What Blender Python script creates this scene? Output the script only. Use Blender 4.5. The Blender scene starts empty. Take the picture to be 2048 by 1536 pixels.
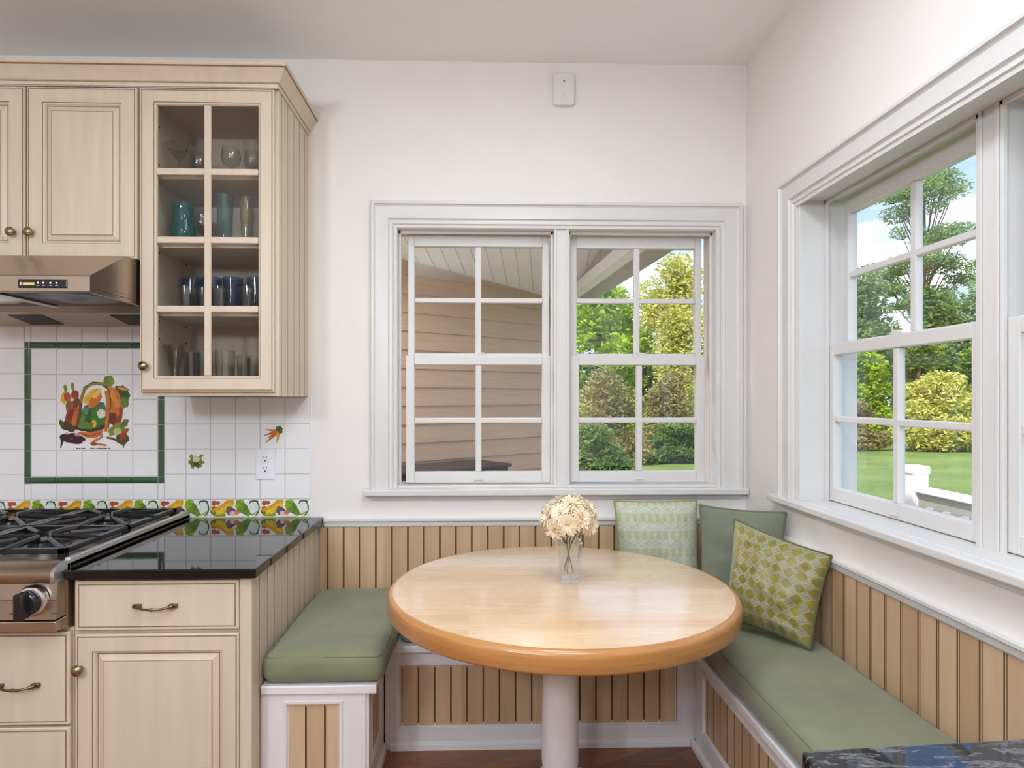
import bpy, bmesh, math, random
from mathutils import Vector, Matrix, noise
R = math.radians
random.seed(7)
SC = bpy.context.scene
COL = SC.collection

# ------------------------------------------------------------------ key dimensions (metres)
D = 2.93        # back wall plane
XR = 1.221      # right wall plane
ZC = 2.88       # ceiling
H = 1.356       # eye height
F = 1290.0
TH = math.atan(36 / F)

# ------------------------------------------------------------------ node helpers / materials
class N:
    def __init__(s, name):
        s.m = bpy.data.materials.new(name); s.m.use_nodes = True
        s.t = s.m.node_tree; s.t.nodes.clear()
        s.out = s.t.nodes.new('ShaderNodeOutputMaterial')
    def n(s, typ, **kw):
        nd = s.t.nodes.new(typ)
        for k, v in kw.items():
            if k == 'i':
                for kk, vv in v.items():
                    if hasattr(vv, 'is_output'): s.t.links.new(vv, nd.inputs[kk])
                    else: nd.inputs[kk].default_value = vv
            else: setattr(nd, k, v)
        return nd
    def link(s, a, b): s.t.links.new(a, b)
    def math(s, op, a, b=None):
        nd = s.n('ShaderNodeMath', operation=op)
        for k, v in enumerate((a, b)):
            if v is None: continue
            if hasattr(v, 'is_output'): s.t.links.new(v, nd.inputs[k])
            else: nd.inputs[k].default_value = v
        return nd.outputs[0]
    def ramp(s, fac, stops, interp='LINEAR'):
        nd = s.n('ShaderNodeValToRGB'); cr = nd.color_ramp; cr.interpolation = interp
        while len(cr.elements) < len(stops): cr.elements.new(0.5)
        for e, (p, c) in zip(cr.elements, stops):
            e.position = p; e.color = (*c, 1)
        s.link(fac, nd.inputs[0]); return nd.outputs[0]
    def mix(s, fac, a, b, mode='MIX'):
        nd = s.n('ShaderNodeMix', data_type='RGBA', blend_type=mode)
        for k, v in ((0, fac), (6, a), (7, b)):
            if hasattr(v, 'is_output'): s.t.links.new(v, nd.inputs[k])
            else: nd.inputs[k].default_value = v if k == 0 else (*v, 1)
        return nd.outputs[2]
    def coord(s, kind='Object', scale=(1, 1, 1), rot=(0, 0, 0)):
        tc = s.n('ShaderNodeTexCoord')
        mp = s.n('ShaderNodeMapping'); mp.inputs['Scale'].default_value = scale
        mp.inputs['Rotation'].default_value = rot
        s.link(tc.outputs[kind], mp.inputs[0]); return mp.outputs[0]
    def noise(s, vec, scale=5, detail=3, rough=0.5, dist=0):
        nd = s.n('ShaderNodeTexNoise', i={'Scale': scale, 'Detail': detail, 'Roughness': rough, 'Distortion': dist})
        s.link(vec, nd.inputs['Vector']); return nd.outputs['Fac']
    def bump(s, h, strength=0.1, dist=0.01):
        nd = s.n('ShaderNodeBump', i={'Strength': strength, 'Distance': dist}); s.link(h, nd.inputs['Height']); return nd.outputs[0]
    def bsdf(s, color, rough=0.5, metal=0.0, normal=None, coat=0.0, sheen=0.0, spec=0.5):
        p = s.n('ShaderNodeBsdfPrincipled')
        if hasattr(color, 'is_output'): s.link(color, p.inputs['Base Color'])
        else: p.inputs['Base Color'].default_value = (*color, 1)
        if hasattr(rough, 'is_output'): s.link(rough, p.inputs['Roughness'])
        else: p.inputs['Roughness'].default_value = rough
        p.inputs['Metallic'].default_value = metal
        p.inputs['Coat Weight'].default_value = coat
        p.inputs['Coat Roughness'].default_value = 0.15
        p.inputs['Sheen Weight'].default_value = sheen
        p.inputs['Specular IOR Level'].default_value = spec
        if normal is not None: s.link(normal, p.inputs['Normal'])
        s.link(p.outputs[0], s.out.inputs[0]); return s.m

def srgb(r, g, b):
    f = lambda c: (c / 255 / 12.92) if c / 255 <= 0.04045 else ((c / 255 + 0.055) / 1.055) ** 2.4
    return (f(r), f(g), f(b))

def paint(name, c, rough=0.5, var=0.04, scale=(3, 3, 3), bump=0.03, bscale=60, **kw):
    s = N(name); v = s.coord('Object', scale)
    f = s.noise(v, 2.0, 4)
    lo = tuple(x * (1 - var) for x in c); hi = tuple(min(1, x * (1 + var)) for x in c)
    col = s.ramp(f, [(0.3, lo), (0.7, hi)])
    v2 = s.coord('Object'); b = s.bump(s.noise(v2, bscale, 2), bump, 0.002)
    return s.bsdf(col, rough, normal=b, **kw)

M = {}
M['wall'] = paint('wall_paint', srgb(236, 231, 226), 0.7, 0.012, bump=0.05, bscale=120)
M['warmwall'] = paint('tan_wall_paint', srgb(206, 196, 184), 0.7, 0.02)
M['ceil'] = paint('ceiling_paint', srgb(246, 245, 244), 0.8, 0.012, bump=0.05)
M['white'] = paint('white_trim_paint', srgb(218, 216, 213), 0.35, 0.012, bump=0.02)
M['white2'] = paint('bench_white_paint', srgb(226, 222, 221), 0.4, 0.02, bump=0.02)
M['cream'] = paint('cream_cabinet_paint', srgb(208, 192, 170), 0.42, 0.05, (14, 14, 1.2), 0.04)
M['glaze'] = paint('brown_glaze', srgb(150, 122, 92), 0.5, 0.15, (10, 10, 10))
M['cabin'] = paint('cabinet_interior', srgb(200, 186, 168), 0.6, 0.03)
M['grooveC'] = paint('cream_groove', srgb(172, 148, 120), 0.5, 0.1)
M['bead'] = None
def beadmat(name, c1, c2):
    s = N(name); v = s.coord('Object', (9, 9, 1.0))
    f = s.noise(v, 3.0, 5, 0.6, 0.6)
    tc = s.coord('Object', (13.8, 13.8, 0.02))
    w = s.n('ShaderNodeTexWhiteNoise', noise_dimensions='3D')
    sn = s.n('ShaderNodeVectorMath', operation='FLOOR'); s.link(tc, sn.inputs[0]); s.link(sn.outputs[0], w.inputs[0])
    f2 = s.math('ADD', s.math('MULTIPLY', f, 0.6), s.math('MULTIPLY', w.outputs[0], 0.4))
    col = s.ramp(f2, [(0.25, c1), (0.75, c2)])
    return s.bsdf(col, 0.45, normal=s.bump(f, 0.05, 0.003))
M['bead'] = beadmat('glazed_maple_boards', srgb(186, 154, 118), srgb(208, 179, 146))
M['groove'] = paint('dark_groove_stain', srgb(112, 84, 54), 0.6, 0.2)
M['sage'] = None
def fabric(name, c, var=0.12, sc=900):
    s = N(name); v = s.coord('Object')
    f = s.noise(v, 5, 4, 0.6, 0.4)
    lo = tuple(x * (1 - var) for x in c); hi = tuple(min(1, x * (1 + var)) for x in c)
    col = s.ramp(f, [(0.3, lo), (0.7, hi)])
    wv = s.noise(v, sc, 1)
    fold = s.noise(v, 14, 2)
    h = s.math('ADD', s.math('MULTIPLY', wv, 0.25), fold)
    return s.bsdf(col, 0.85, normal=s.bump(h, 0.25, 0.012), sheen=0.25)
M['sage'] = fabric('sage_cotton', srgb(124, 127, 97))
M['sage2'] = fabric('sage_pillow_cotton', srgb(122, 128, 108))
M['piping'] = fabric('olive_piping', srgb(92, 96, 50))
M['seam'] = fabric('sage_seam', srgb(104, 112, 84))

def harlequin():
    s = N('harlequin_weave')
    v = s.coord('UV', (11.5, 11.5, 1), (0, 0, R(45)))
    sp = s.n('ShaderNodeSeparateXYZ'); s.link(v, sp.inputs[0])
    fx, fy = s.math('FLOOR', sp.outputs[0]), s.math('FLOOR', sp.outputs[1])
    par = s.math('FLOORED_MODULO', s.math('ADD', fx, fy), 2.0)
    ux = s.math('SUBTRACT', s.math('FRACT', sp.outputs[0]), 0.5); uy = s.math('SUBTRACT', s.math('FRACT', sp.outputs[1]), 0.5)
    p4 = s.math('ADD', s.math('POWER', s.math('ABSOLUTE', ux), 2.3), s.math('POWER', s.math('ABSOLUTE', uy), 2.3))
    oval = s.math('LESS_THAN', p4, 0.175)
    ob = s.coord('Object'); nz = s.noise(ob, 60, 2)
    olive = s.ramp(s.noise(ob, 16, 2), [(0.35, srgb(116, 112, 38)), (0.65, srgb(146, 136, 56))])
    st = s.math('SINE', s.math('MULTIPLY', s.math('ADD', sp.outputs[0], s.math('MULTIPLY', nz, 0.5)), 26.0))
    grey = s.ramp(st, [(0.1, srgb(134, 132, 106)), (0.9, srgb(166, 161, 132))])
    line = s.math('GREATER_THAN', s.math('MAXIMUM', s.math('ABSOLUTE', ux), s.math('ABSOLUTE', uy)), 0.44)
    g2 = s.mix(line, grey, srgb(172, 164, 104))
    o2 = s.mix(oval, srgb(132, 128, 78), olive)
    col = s.mix(s.math('GREATER_THAN', par, 0.5), g2, o2)
    h = s.math('ADD', s.math('MULTIPLY', oval, 0.5), s.noise(ob, 10, 3))
    return s.bsdf(col, 0.42, normal=s.bump(h, 0.35, 0.02), sheen=0.3)
M['harl'] = harlequin()
def palepat():
    s = N('pale_block_print'); v = s.coord('UV'); sp = s.n('ShaderNodeSeparateXYZ'); s.link(v, sp.inputs[0])
    su = s.math('SINE', s.math('MULTIPLY', sp.outputs[0], 6.283 * 11)); sv = s.math('SINE', s.math('MULTIPLY', sp.outputs[1], 6.283 * 5.2))
    hv = s.math('SINE', s.math('MULTIPLY', sp.outputs[1], 6.283 * 20))
    a = s.math('MULTIPLY', s.math('GREATER_THAN', s.math('ADD', su, s.math('MULTIPLY', hv, 0.4)), -0.1), s.math('GREATER_THAN', sv, 0.05))
    b = s.math('MULTIPLY', s.math('GREATER_THAN', s.math('MULTIPLY', su, hv), 0.35), s.math('LESS_THAN', sv, -0.1))
    ob = s.coord('Object'); nz = s.noise(ob, 40, 3)
    base = s.ramp(nz, [(0.3, srgb(174, 181, 163)), (0.7, srgb(197, 201, 184))])
    c = s.mix(s.math('MULTIPLY', a, 0.65), base, srgb(176, 174, 118))
    c = s.mix(s.math('MULTIPLY', b, 0.6), c, srgb(206, 210, 178))
    return s.bsdf(c, 0.75, normal=s.bump(s.noise(ob, 18, 3), 0.25, 0.01), sheen=0.2)
M['pale'] = palepat()
def tablewood():
    s = N('maple_butcher_block'); v = s.coord('Object')
    br = s.n('ShaderNodeTexBrick', i={'Scale': 1.0, 'Mortar Size': 0.0, 'Bias': 0.0, 'Brick Width': 0.80, 'Row Height': 0.058,
                                      'Color1': (0, 0, 0, 1), 'Color2': (1, 1, 1, 1)}); br.offset = 0.37
    s.link(v, br.inputs[0])
    g = s.noise(s.coord('Object', (2.2, 38, 38)), 2.0, 5, 0.6, 0.8)
    blot = s.noise(s.coord('Object', (1.5, 5, 5)), 2.5, 3)
    f = s.math('ADD', s.math('ADD', s.math('MULTIPLY', br.outputs[0], 0.22), s.math('MULTIPLY', g, 0.42)), s.math('MULTIPLY', blot, 0.36))
    col = s.ramp(f, [(0.25, srgb(212, 172, 128)), (0.5, srgb(226, 190, 148)), (0.75, srgb(236, 206, 168))])
    return s.bsdf(col, s.math('ADD', 0.2, s.math('MULTIPLY', g, 0.12)), coat=1.0, normal=s.bump(g, 0.03, 0.002), spec=0.7)
M['maple'] = tablewood()
def mapledge():
    s = N('maple_edge'); v = s.coord('Object', (3, 3, 60))
    g = s.noise(v, 2.0, 5, 0.6, 0.5)
    pores = s.noise(s.coord('Object', (60, 60, 30)), 4, 2)
    col = s.ramp(g, [(0.25, srgb(172, 116, 60)), (0.75, srgb(198, 142, 82))])
    col = s.mix(s.math('MULTIPLY', s.math('GREATER_THAN', pores, 0.66), 0.3), col, srgb(140, 88, 44))
    return s.bsdf(col, 0.3, coat=0.4)
M['edge'] = mapledge()
def floorwood():
    s = N('oak_floor_boards'); v = s.coord('Object', (1, 1, 1), (0, 0, R(-28)))
    br = s.n('ShaderNodeTexBrick', i={'Scale': 1.0, 'Mortar Size': 0.002, 'Brick Width': 0.9, 'Row Height': 0.075,
                                      'Color1': (0, 0, 0, 1), 'Color2': (1, 1, 1, 1), 'Mortar': (0, 0, 0, 1)})
    s.link(v, br.inputs[0])
    g = s.noise(s.coord('Object', (3, 40, 3), (0, 0, R(-28))), 2, 4)
    f = s.math('ADD', s.math('MULTIPLY', br.outputs[0], 0.5), s.math('MULTIPLY', g, 0.5))
    col = s.ramp(f, [(0.2, srgb(108, 62, 32)), (0.8, srgb(158, 98, 54))])
    return s.bsdf(col, 0.28, coat=0.3, normal=s.bump(br.outputs[1], -0.1, 0.002))
M['floor'] = floorwood()
def granite(name, vein):
    s = N(name); v = s.coord('Object')
    vo = s.n('ShaderNodeTexVoronoi', i={'Scale': 260}); s.link(v, vo.inputs[0])
    n1 = s.noise(v, 120, 4, 0.7)
    if vein:
        w = s.coord('Object', (3.0, 11, 4), (0, 0, R(28)))
        f = s.noise(w, 3.2, 7, 0.68, 1.6)
        col = s.ramp(f, [(0.40, srgb(10, 10, 12)), (0.53, srgb(24, 24, 28)), (0.585, srgb(110, 110, 114)), (0.62, srgb(30, 30, 34)), (0.70, srgb(150, 150, 154)), (0.78, srgb(40, 40, 44))])
        col = s.mix(s.math('MULTIPLY', s.math('GREATER_THAN', n1, 0.62), 0.4), col, srgb(90, 92, 96))
    else:
        col = s.ramp(n1, [(0.45, srgb(9, 8, 8)), (0.62, srgb(20, 18, 18)), (0.72, srgb(58, 50, 46)), (0.8, srgb(92, 84, 80))])
    return s.bsdf(col, 0.04, spec=0.55)
M['granite'] = granite('black_granite', False)
M['vein'] = granite('veined_black_granite', True)
def metal(name, c, rough, stretch=None):
    s = N(name); v = s.coord('Object', stretch or (4, 4, 4))
    f = s.noise(v, 6, 3)
    r = s.math('ADD', rough * 0.94, s.math('MULTIPLY', f, rough * 0.12))
    return s.bsdf(c, r, 1.0)
M['tinted_steel'] = metal('reflection_tinted_stainless', (0.48, 0.40, 0.32), 0.30, (2, 30, 60))  # warm tint puts the reflected wood floor and cabinets into the base colour
M['chrome'] = metal('polished_steel', (0.72, 0.71, 0.70), 0.20)
M['rail'] = metal('satin_rail_steel', (0.74, 0.74, 0.75), 0.42)
M['brass'] = metal('antique_brass', (0.34, 0.26, 0.15), 0.28)
M['bronze'] = metal('dark_antique_bronze', (0.20, 0.14, 0.085), 0.35)
M['black'] = paint('cast_iron_enamel', (0.012, 0.013, 0.016), 0.25, 0.2, bump=0.05)
M['blackpl'] = paint('black_plastic', (0.012, 0.012, 0.013), 0.22, 0.1)
M['blackdk'] = paint('black_filter', (0.015, 0.014, 0.013), 0.5, 0.2)
M['plastic'] = paint('white_plastic', srgb(240, 240, 244), 0.3, 0.01, bump=0.0)
M['plastic2'] = paint('sensor_plastic', srgb(228, 226, 222), 0.4, 0.01, bump=0.0)
M['slot'] = paint('outlet_slot', srgb(70, 66, 64), 0.5, 0.1)
M['tile'] = paint('white_glazed_tile', srgb(240, 239, 238), 0.12, 0.03, (1.5, 1.5, 1.5), 0.02, 8, spec=0.5)
M['grout'] = paint('grey_grout', srgb(200, 194, 186), 0.8, 0.06)
M['green'] = paint('green_glazed_liner', srgb(62, 92, 66), 0.15, 0.15, (12, 12, 12))
M['siding'] = paint('tan_clapboard', srgb(182, 156, 136), 0.6, 0.06, (2, 2, 30), 0.08)
M['soffit'] = paint('porch_ceiling_paint', srgb(232, 244, 250), 0.5, 0.03)
M['soffitg'] = paint('porch_groove', srgb(205, 212, 212), 0.6, 0.05)
M['beamg'] = paint('grey_porch_trim', srgb(160, 160, 152), 0.6, 0.05)
M['deckw'] = paint('white_deck_paint', srgb(238, 238, 238), 0.5, 0.02)
M['deckf'] = paint('grey_deck_boards', srgb(168, 166, 162), 0.7, 0.06)
M['bouncep'] = paint('pink_bounce_pavers', srgb(214, 142, 118), 0.8, 0.15, (6, 6, 6))
M['darkbox'] = paint('dark_box_surface', srgb(66, 54, 56), 0.7, 0.1)
def lawnmat():
    s = N('mown_grass'); v = s.coord('Object')
    f = s.math('ADD', s.math('MULTIPLY', s.noise(v, 0.5, 4), 0.6), s.math('MULTIPLY', s.noise(v, 9, 4, 0.7), 0.4))
    col = s.ramp(f, [(0.35, srgb(98, 120, 62)), (0.65, srgb(142, 160, 92))])
    return s.bsdf(col, 0.9, normal=s.bump(s.noise(v, 40, 3), 0.6, 0.05), spec=0.1)
M['lawn'] = lawnmat()
def leafmat(name, c1, c2):
    s = N(name); v = s.coord('Object')
    f = s.math('ADD', s.math('MULTIPLY', s.noise(v, 0.9, 3), 0.6), s.math('MULTIPLY', s.noise(v, 7, 2), 0.4))
    col = s.ramp(f, [(0.38, c1), (0.62, c2)])
    d = s.n('ShaderNodeBsdfDiffuse'); s.link(col, d.inputs[0])
    t = s.n('ShaderNodeBsdfTranslucent'); s.link(col, t.inputs[0])
    mx = s.n('ShaderNodeMixShader'); mx.inputs[0].default_value = 0.35
    s.link(d.outputs[0], mx.inputs[1]); s.link(t.outputs[0], mx.inputs[2]); s.link(mx.outputs[0], s.out.inputs[0]); return s.m
M['leafB'] = leafmat('bright_green_leaves', srgb(122, 160, 30), srgb(196, 214, 70))
M['leafY'] = leafmat('yellow_green_leaves', srgb(184, 186, 86), srgb(232, 226, 138))
M['leafD'] = leafmat('dark_green_leaves', srgb(86, 116, 62), srgb(146, 168, 98))
M['leafP'] = leafmat('pine_green_needles', srgb(116, 144, 100), srgb(172, 190, 132))
M['leafS'] = leafmat('dry_sage_leaves', srgb(128, 126, 74), srgb(188, 172, 116))
M['leafT'] = leafmat('olive_green_leaves', srgb(96, 128, 44), srgb(164, 178, 74))
M['bark'] = paint('grey_brown_bark', srgb(120, 100, 78), 0.9, 0.2, (3, 3, 1))
M['twig'] = paint('pale_dry_twigs', srgb(190, 160, 128), 0.9, 0.1)
M['petal'] = leafmat('cream_petals', srgb(250, 232, 194), srgb(255, 251, 238))
M['petalc'] = paint('straw_flower_centre', srgb(210, 166, 98), 0.8, 0.2, (40, 40, 40))
M['stem'] = paint('grey_green_stem', srgb(96, 104, 82), 0.7, 0.15)

def glass(name, tint=(1, 1, 1), rough=0.0, refl=1.0, ior=1.45, body=None):
    s = N(name)
    t = s.n('ShaderNodeBsdfTransparent'); t.inputs[0].default_value = (*tint, 1)
    g = s.n('ShaderNodeBsdfGlossy'); g.inputs[0].default_value = (0.95, 0.97, 1, 1); g.inputs[1].default_value = rough
    lw = s.n('ShaderNodeLayerWeight'); lw.inputs[0].default_value = 0.5
    f0 = ((ior - 1) / (ior + 1)) ** 2
    fac = s.math('MULTIPLY', s.math('ADD', f0, s.math('MULTIPLY', s.math('POWER', lw.outputs['Facing'], 5.0), 1 - f0)), refl)
    mx = s.n('ShaderNodeMixShader'); s.link(fac, mx.inputs[0]); s.link(t.outputs[0], mx.inputs[1]); s.link(g.outputs[0], mx.inputs[2])
    sh = mx.outputs[0]
    if body:
        d = s.n('ShaderNodeBsdfDiffuse'); d.inputs[0].default_value = (*body, 1)
        m2 = s.n('ShaderNodeMixShader'); m2.inputs[0].default_value = 0.22; s.link(sh, m2.inputs[1]); s.link(d.outputs[0], m2.inputs[2]); sh = m2.outputs[0]
    s.link(sh, s.out.inputs[0]); return s.m
M['pane'] = glass('window_glass', (0.97, 0.98, 0.98))
M['cabglass'] = glass('cabinet_door_glass', (0.96, 0.96, 0.95), 0.0, 0.45)
M['clear'] = glass('clear_glassware', (0.93, 0.94, 0.93), 0.03, 1.3, 1.5)
M['vaseg'] = glass('vase_glass', (0.96, 0.97, 0.97), 0.03, 2.2, 1.5)
M['teal'] = glass('teal_glass', (0.15, 0.62, 0.58), 0.02, 1.1, 1.5, (.01, .26, .24))
M['blueg'] = glass('blue_glass', (0.60, 0.70, 0.88), 0.02, 1.1, 1.5, (.10, .15, .27))
M['seag'] = glass('sea_green_glass', (0.70, 0.86, 0.82), 0.02, 1.2, 1.5, (.16, .26, .24))
M['yelg'] = glass('yellow_glass', (0.88, 0.84, 0.58), 0.02, 1.2, 1.5, (.32, .29, .12))
def emit(name, c, st):
    s = N(name); e = s.n('ShaderNodeEmission'); e.inputs[0].default_value = (*c, 1); e.inputs[1].default_value = st
    s.link(e.outputs[0], s.out.inputs[0]); return s.m
M['lamp'] = emit('fill_lamp_diffuser', (1, 0.97, 0.92), 3.0)  # glow of the added fill panels and the unseen porch lamps
M['led'] = emit('amber_display', (1.0, 0.75, 0.25), 0.8)
_flat = {}
def flat(r, g, b):
    k = (r, g, b)
    if k not in _flat: _flat[k] = paint('tile_glaze_paint', srgb(r, g, b), 0.2, 0.14, (30, 30, 30), 0.0)
    return _flat[k]

# ------------------------------------------------------------------ mesh builder
class MB:
    def __init__(s): s.v = []; s.f = []; s.m = []; s.uv = None
    def add(s, vs, fs, m=0):
        o = len(s.v); s.v += [tuple(v) for v in vs]
        for f in fs: s.f.append([o + i for i in f]); s.m.append(m)
        return o
    def box(s, x0, x1, y0, y1, z0, z1, m=0):
        vs = [(x, y, z) for z in (z0, z1) for y in (y0, y1) for x in (x0, x1)]
        s.add(vs, [(0, 2, 3, 1), (4, 5, 7, 6), (0, 1, 5, 4), (2, 6, 7, 3), (0, 4, 6, 2), (1, 3, 7, 5)], m); return s
    def hexa(s, p, m=0):   # 8 points, bottom quad then top quad
        s.add(p, [(0, 3, 2, 1), (4, 5, 6, 7), (0, 1, 5, 4), (1, 2, 6, 5), (2, 3, 7, 6), (3, 0, 4, 7)], m); return s
    def prism(s, pts, mapf, a, b, m=0):   # polygon pts (u,v), extruded p from a to b
        n = len(pts)
        vs = [mapf(u, v, a) for u, v in pts] + [mapf(u, v, b) for u, v in pts]
        s.add(vs, [tuple(range(n))[::-1], tuple(range(n, 2 * n))] + [(i, (i + 1) % n, n + (i + 1) % n, n + i) for i in range(n)], m); return s
    def lathe(s, prof, c=(0, 0, 0), seg=24, m=0, axis='Z', rot=0.0, cap=True):
        vs = []; fs = []
        for r, h in prof:
            for k in range(seg):
                a = 2 * math.pi * k / seg + rot
                p = (r * math.cos(a), r * math.sin(a), h)
                if axis == 'Y': p = (p[0], p[2], p[1])
                elif axis == 'X': p = (p[2], p[0], p[1])
                vs.append((p[0] + c[0], p[1] + c[1], p[2] + c[2]))
        for i in range(len(prof) - 1):
            for k in range(seg):
                a, b = i * seg + k, i * seg + (k + 1) % seg
                fs.append((a, b, b + seg, a + seg))
        if cap:
            if prof[0][0] > 1e-5: fs.append(tuple(range(seg))[::-1])
            if prof[-1][0] > 1e-5: fs.append(tuple((len(prof) - 1) * seg + k for k in range(seg)))
        s.add(vs, fs, m); return s
    def tube(s, pts, rad, seg=8, m=0, closed=False):
        pts = [Vector(p) for p in pts]; n = len(pts)
        if not hasattr(rad, '__len__'): rad = [rad] * n
        vs = []; fs = []; up = Vector((0.13, 0.21, 0.97))
        for i, p in enumerate(pts):
            if closed: t = pts[(i + 1) % n] - pts[i - 1]
            else: t = pts[min(i + 1, n - 1)] - pts[max(i - 1, 0)]
            t.normalize(); a = t.cross(up)
            if a.length < 1e-3: a = t.cross(Vector((1, 0, 0)))
            a.normalize(); b = t.cross(a)
            for k in range(seg):
                q = 2 * math.pi * k / seg
                vs.append(p + (a * math.cos(q) + b * math.sin(q)) * rad[i])
        for i in range(n if closed else n - 1):
            j = (i + 1) % n
            for k in range(seg):
                fs.append((i * seg + k, i * seg + (k + 1) % seg, j * seg + (k + 1) % seg, j * seg + k))
        if not closed: fs += [tuple(range(seg))[::-1], tuple((n - 1) * seg + k for k in range(seg))]
        s.add(vs, fs, m); return s
    def sweep(s, path, prof, mapf, closed=False, mats=None, cap=None, capends=True):
        n = len(path); P = [Vector(p) for p in path]; nor = []
        for i in range(n):
            def ln(a, b):
                d = (b - a).normalized(); return Vector((-d.y, d.x))
            if closed or 0 < i < n - 1:
                n1, n2 = ln(P[i - 1], P[i]), ln(P[i], P[(i + 1) % n])
                m = n1 + n2; m = m / m.dot(n1) if m.length > 1e-6 else n1
            elif i == 0: m = ln(P[0], P[1])
            else: m = ln(P[-2], P[-1])
            nor.append(m)
        k = len(prof); vs = []
        for i in range(n):
            for o, p in prof:
                q = P[i] + nor[i] * o; vs.append(mapf(q.x, q.y, p))
        o0 = len(s.v); s.v += vs
        for i in range(n if closed else n - 1):
            j = (i + 1) % n
            for a in range(k - 1):
                s.f.append([o0 + i * k + a, o0 + j * k + a, o0 + j * k + a + 1, o0 + i * k + a + 1])
                s.m.append(mats[a] if mats else 0)
        if cap is not None and closed:
            s.f.append([o0 + i * k + k - 1 for i in range(n)]); s.m.append(cap)
            s.f.append([o0 + i * k for i in range(n)][::-1]); s.m.append(0)
        if not closed and capends:
            s.f.append([o0 + a for a in range(k)]); s.m.append(0)
            s.f.append([o0 + (n - 1) * k + a for a in range(k)][::-1]); s.m.append(0)
        return s
    def build(s, name, mats, parent=None, smooth=None, bevel=0, seg=2, recalc=True):
        me = bpy.data.meshes.new(name); me.from_pydata(s.v, [], s.f)
        if not isinstance(mats, (list, tuple)): mats = [mats]
        for m in mats: me.materials.append(m)
        me.polygons.foreach_set('material_index', s.m)
        if s.uv:
            uvl = me.uv_layers.new(name='UVMap')
            for l in me.loops: uvl.data[l.index].uv = s.uv[l.vertex_index]
        if recalc:
            bm = bmesh.new(); bm.from_mesh(me); bmesh.ops.recalc_face_normals(bm, faces=bm.faces); bm.to_mesh(me); bm.free()
        if smooth is not None:
            me.shade_smooth(); me.set_sharp_from_angle(angle=R(smooth))
        o = bpy.data.objects.new(name, me); COL.objects.link(o)
        if parent:
            o.parent = parent
            o.matrix_parent_inverse = Matrix.Translation(-Vector(parent.location))   # parts are modelled in world coordinates
        if bevel:
            b = o.modifiers.new('bevel', 'BEVEL'); b.width = bevel; b.segments = seg; b.limit_method = 'ANGLE'; b.angle_limit = R(40)
        return o

def tag(o, label, cat, group=None, kind=None):
    if label: o['label'] = label
    if cat: o['category'] = cat
    if group: o['group'] = group
    if kind: o['kind'] = kind
    return o
def thing(name, loc, label, cat, group=None, kind=None):
    o = bpy.data.objects.new(name, None); o.location = loc; o.empty_display_size = 0.05; COL.objects.link(o)
    return tag(o, label, cat, group, kind)
def struct(o): o['kind'] = 'structure'; return o
def mBack(Y): return lambda u, v, p: (u, Y - p, v)
def mRight(X): return lambda u, v, p: (X - p, u, v)
def rect(u0, u1, v0, v1): return [(u0, v0), (u1, v0), (u1, v1), (u0, v1)]

# ------------------------------------------------------------------ room shell
OB = (-0.385, 1.091, 0.945, 2.132)      # back window rough opening (X0,X1,Z0,Z1)
OR = (0.825, 2.44, 0.945, 2.118)        # right window rough opening (Y0,Y1,Z0,Z1)
struct(MB().box(-3.4, 1.45, -3.4, 3.08, -0.1, 0).build('floor', M['floor']))
struct(MB().box(-3.55, 1.45, -3.55, 3.10, ZC, ZC + 0.15).build('ceiling', M['ceil']))
w = MB()
w.box(-3.55, OB[0], D, 3.10, -0.1, ZC).box(OB[1], 1.45, D, 3.10, -0.1, ZC)
w.box(OB[0], OB[1], D, 3.10, -0.1, OB[2]).box(OB[0], OB[1], D, 3.10, OB[3], ZC)
struct(w.build('wall_back', M['wall']))
w = MB()
w.box(XR, 1.45, -3.55, OR[0], -0.1, ZC).box(XR, 1.45, OR[1], D, -0.1, ZC)
w.box(XR, 1.45, OR[0], OR[1], -0.1, OR[2]).box(XR, 1.45, OR[0], OR[1], OR[3], ZC)
struct(w.build('wall_right', M['wall']))
struct(MB().box(-3.55, -3.4, -3.55, 2.93, -0.1, ZC).build('wall_left', M['warmwall']))
struct(MB().box(-3.4, 1.221, -3.55, -3.4, -0.1, ZC).build('wall_front', M['warmwall']))

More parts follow.
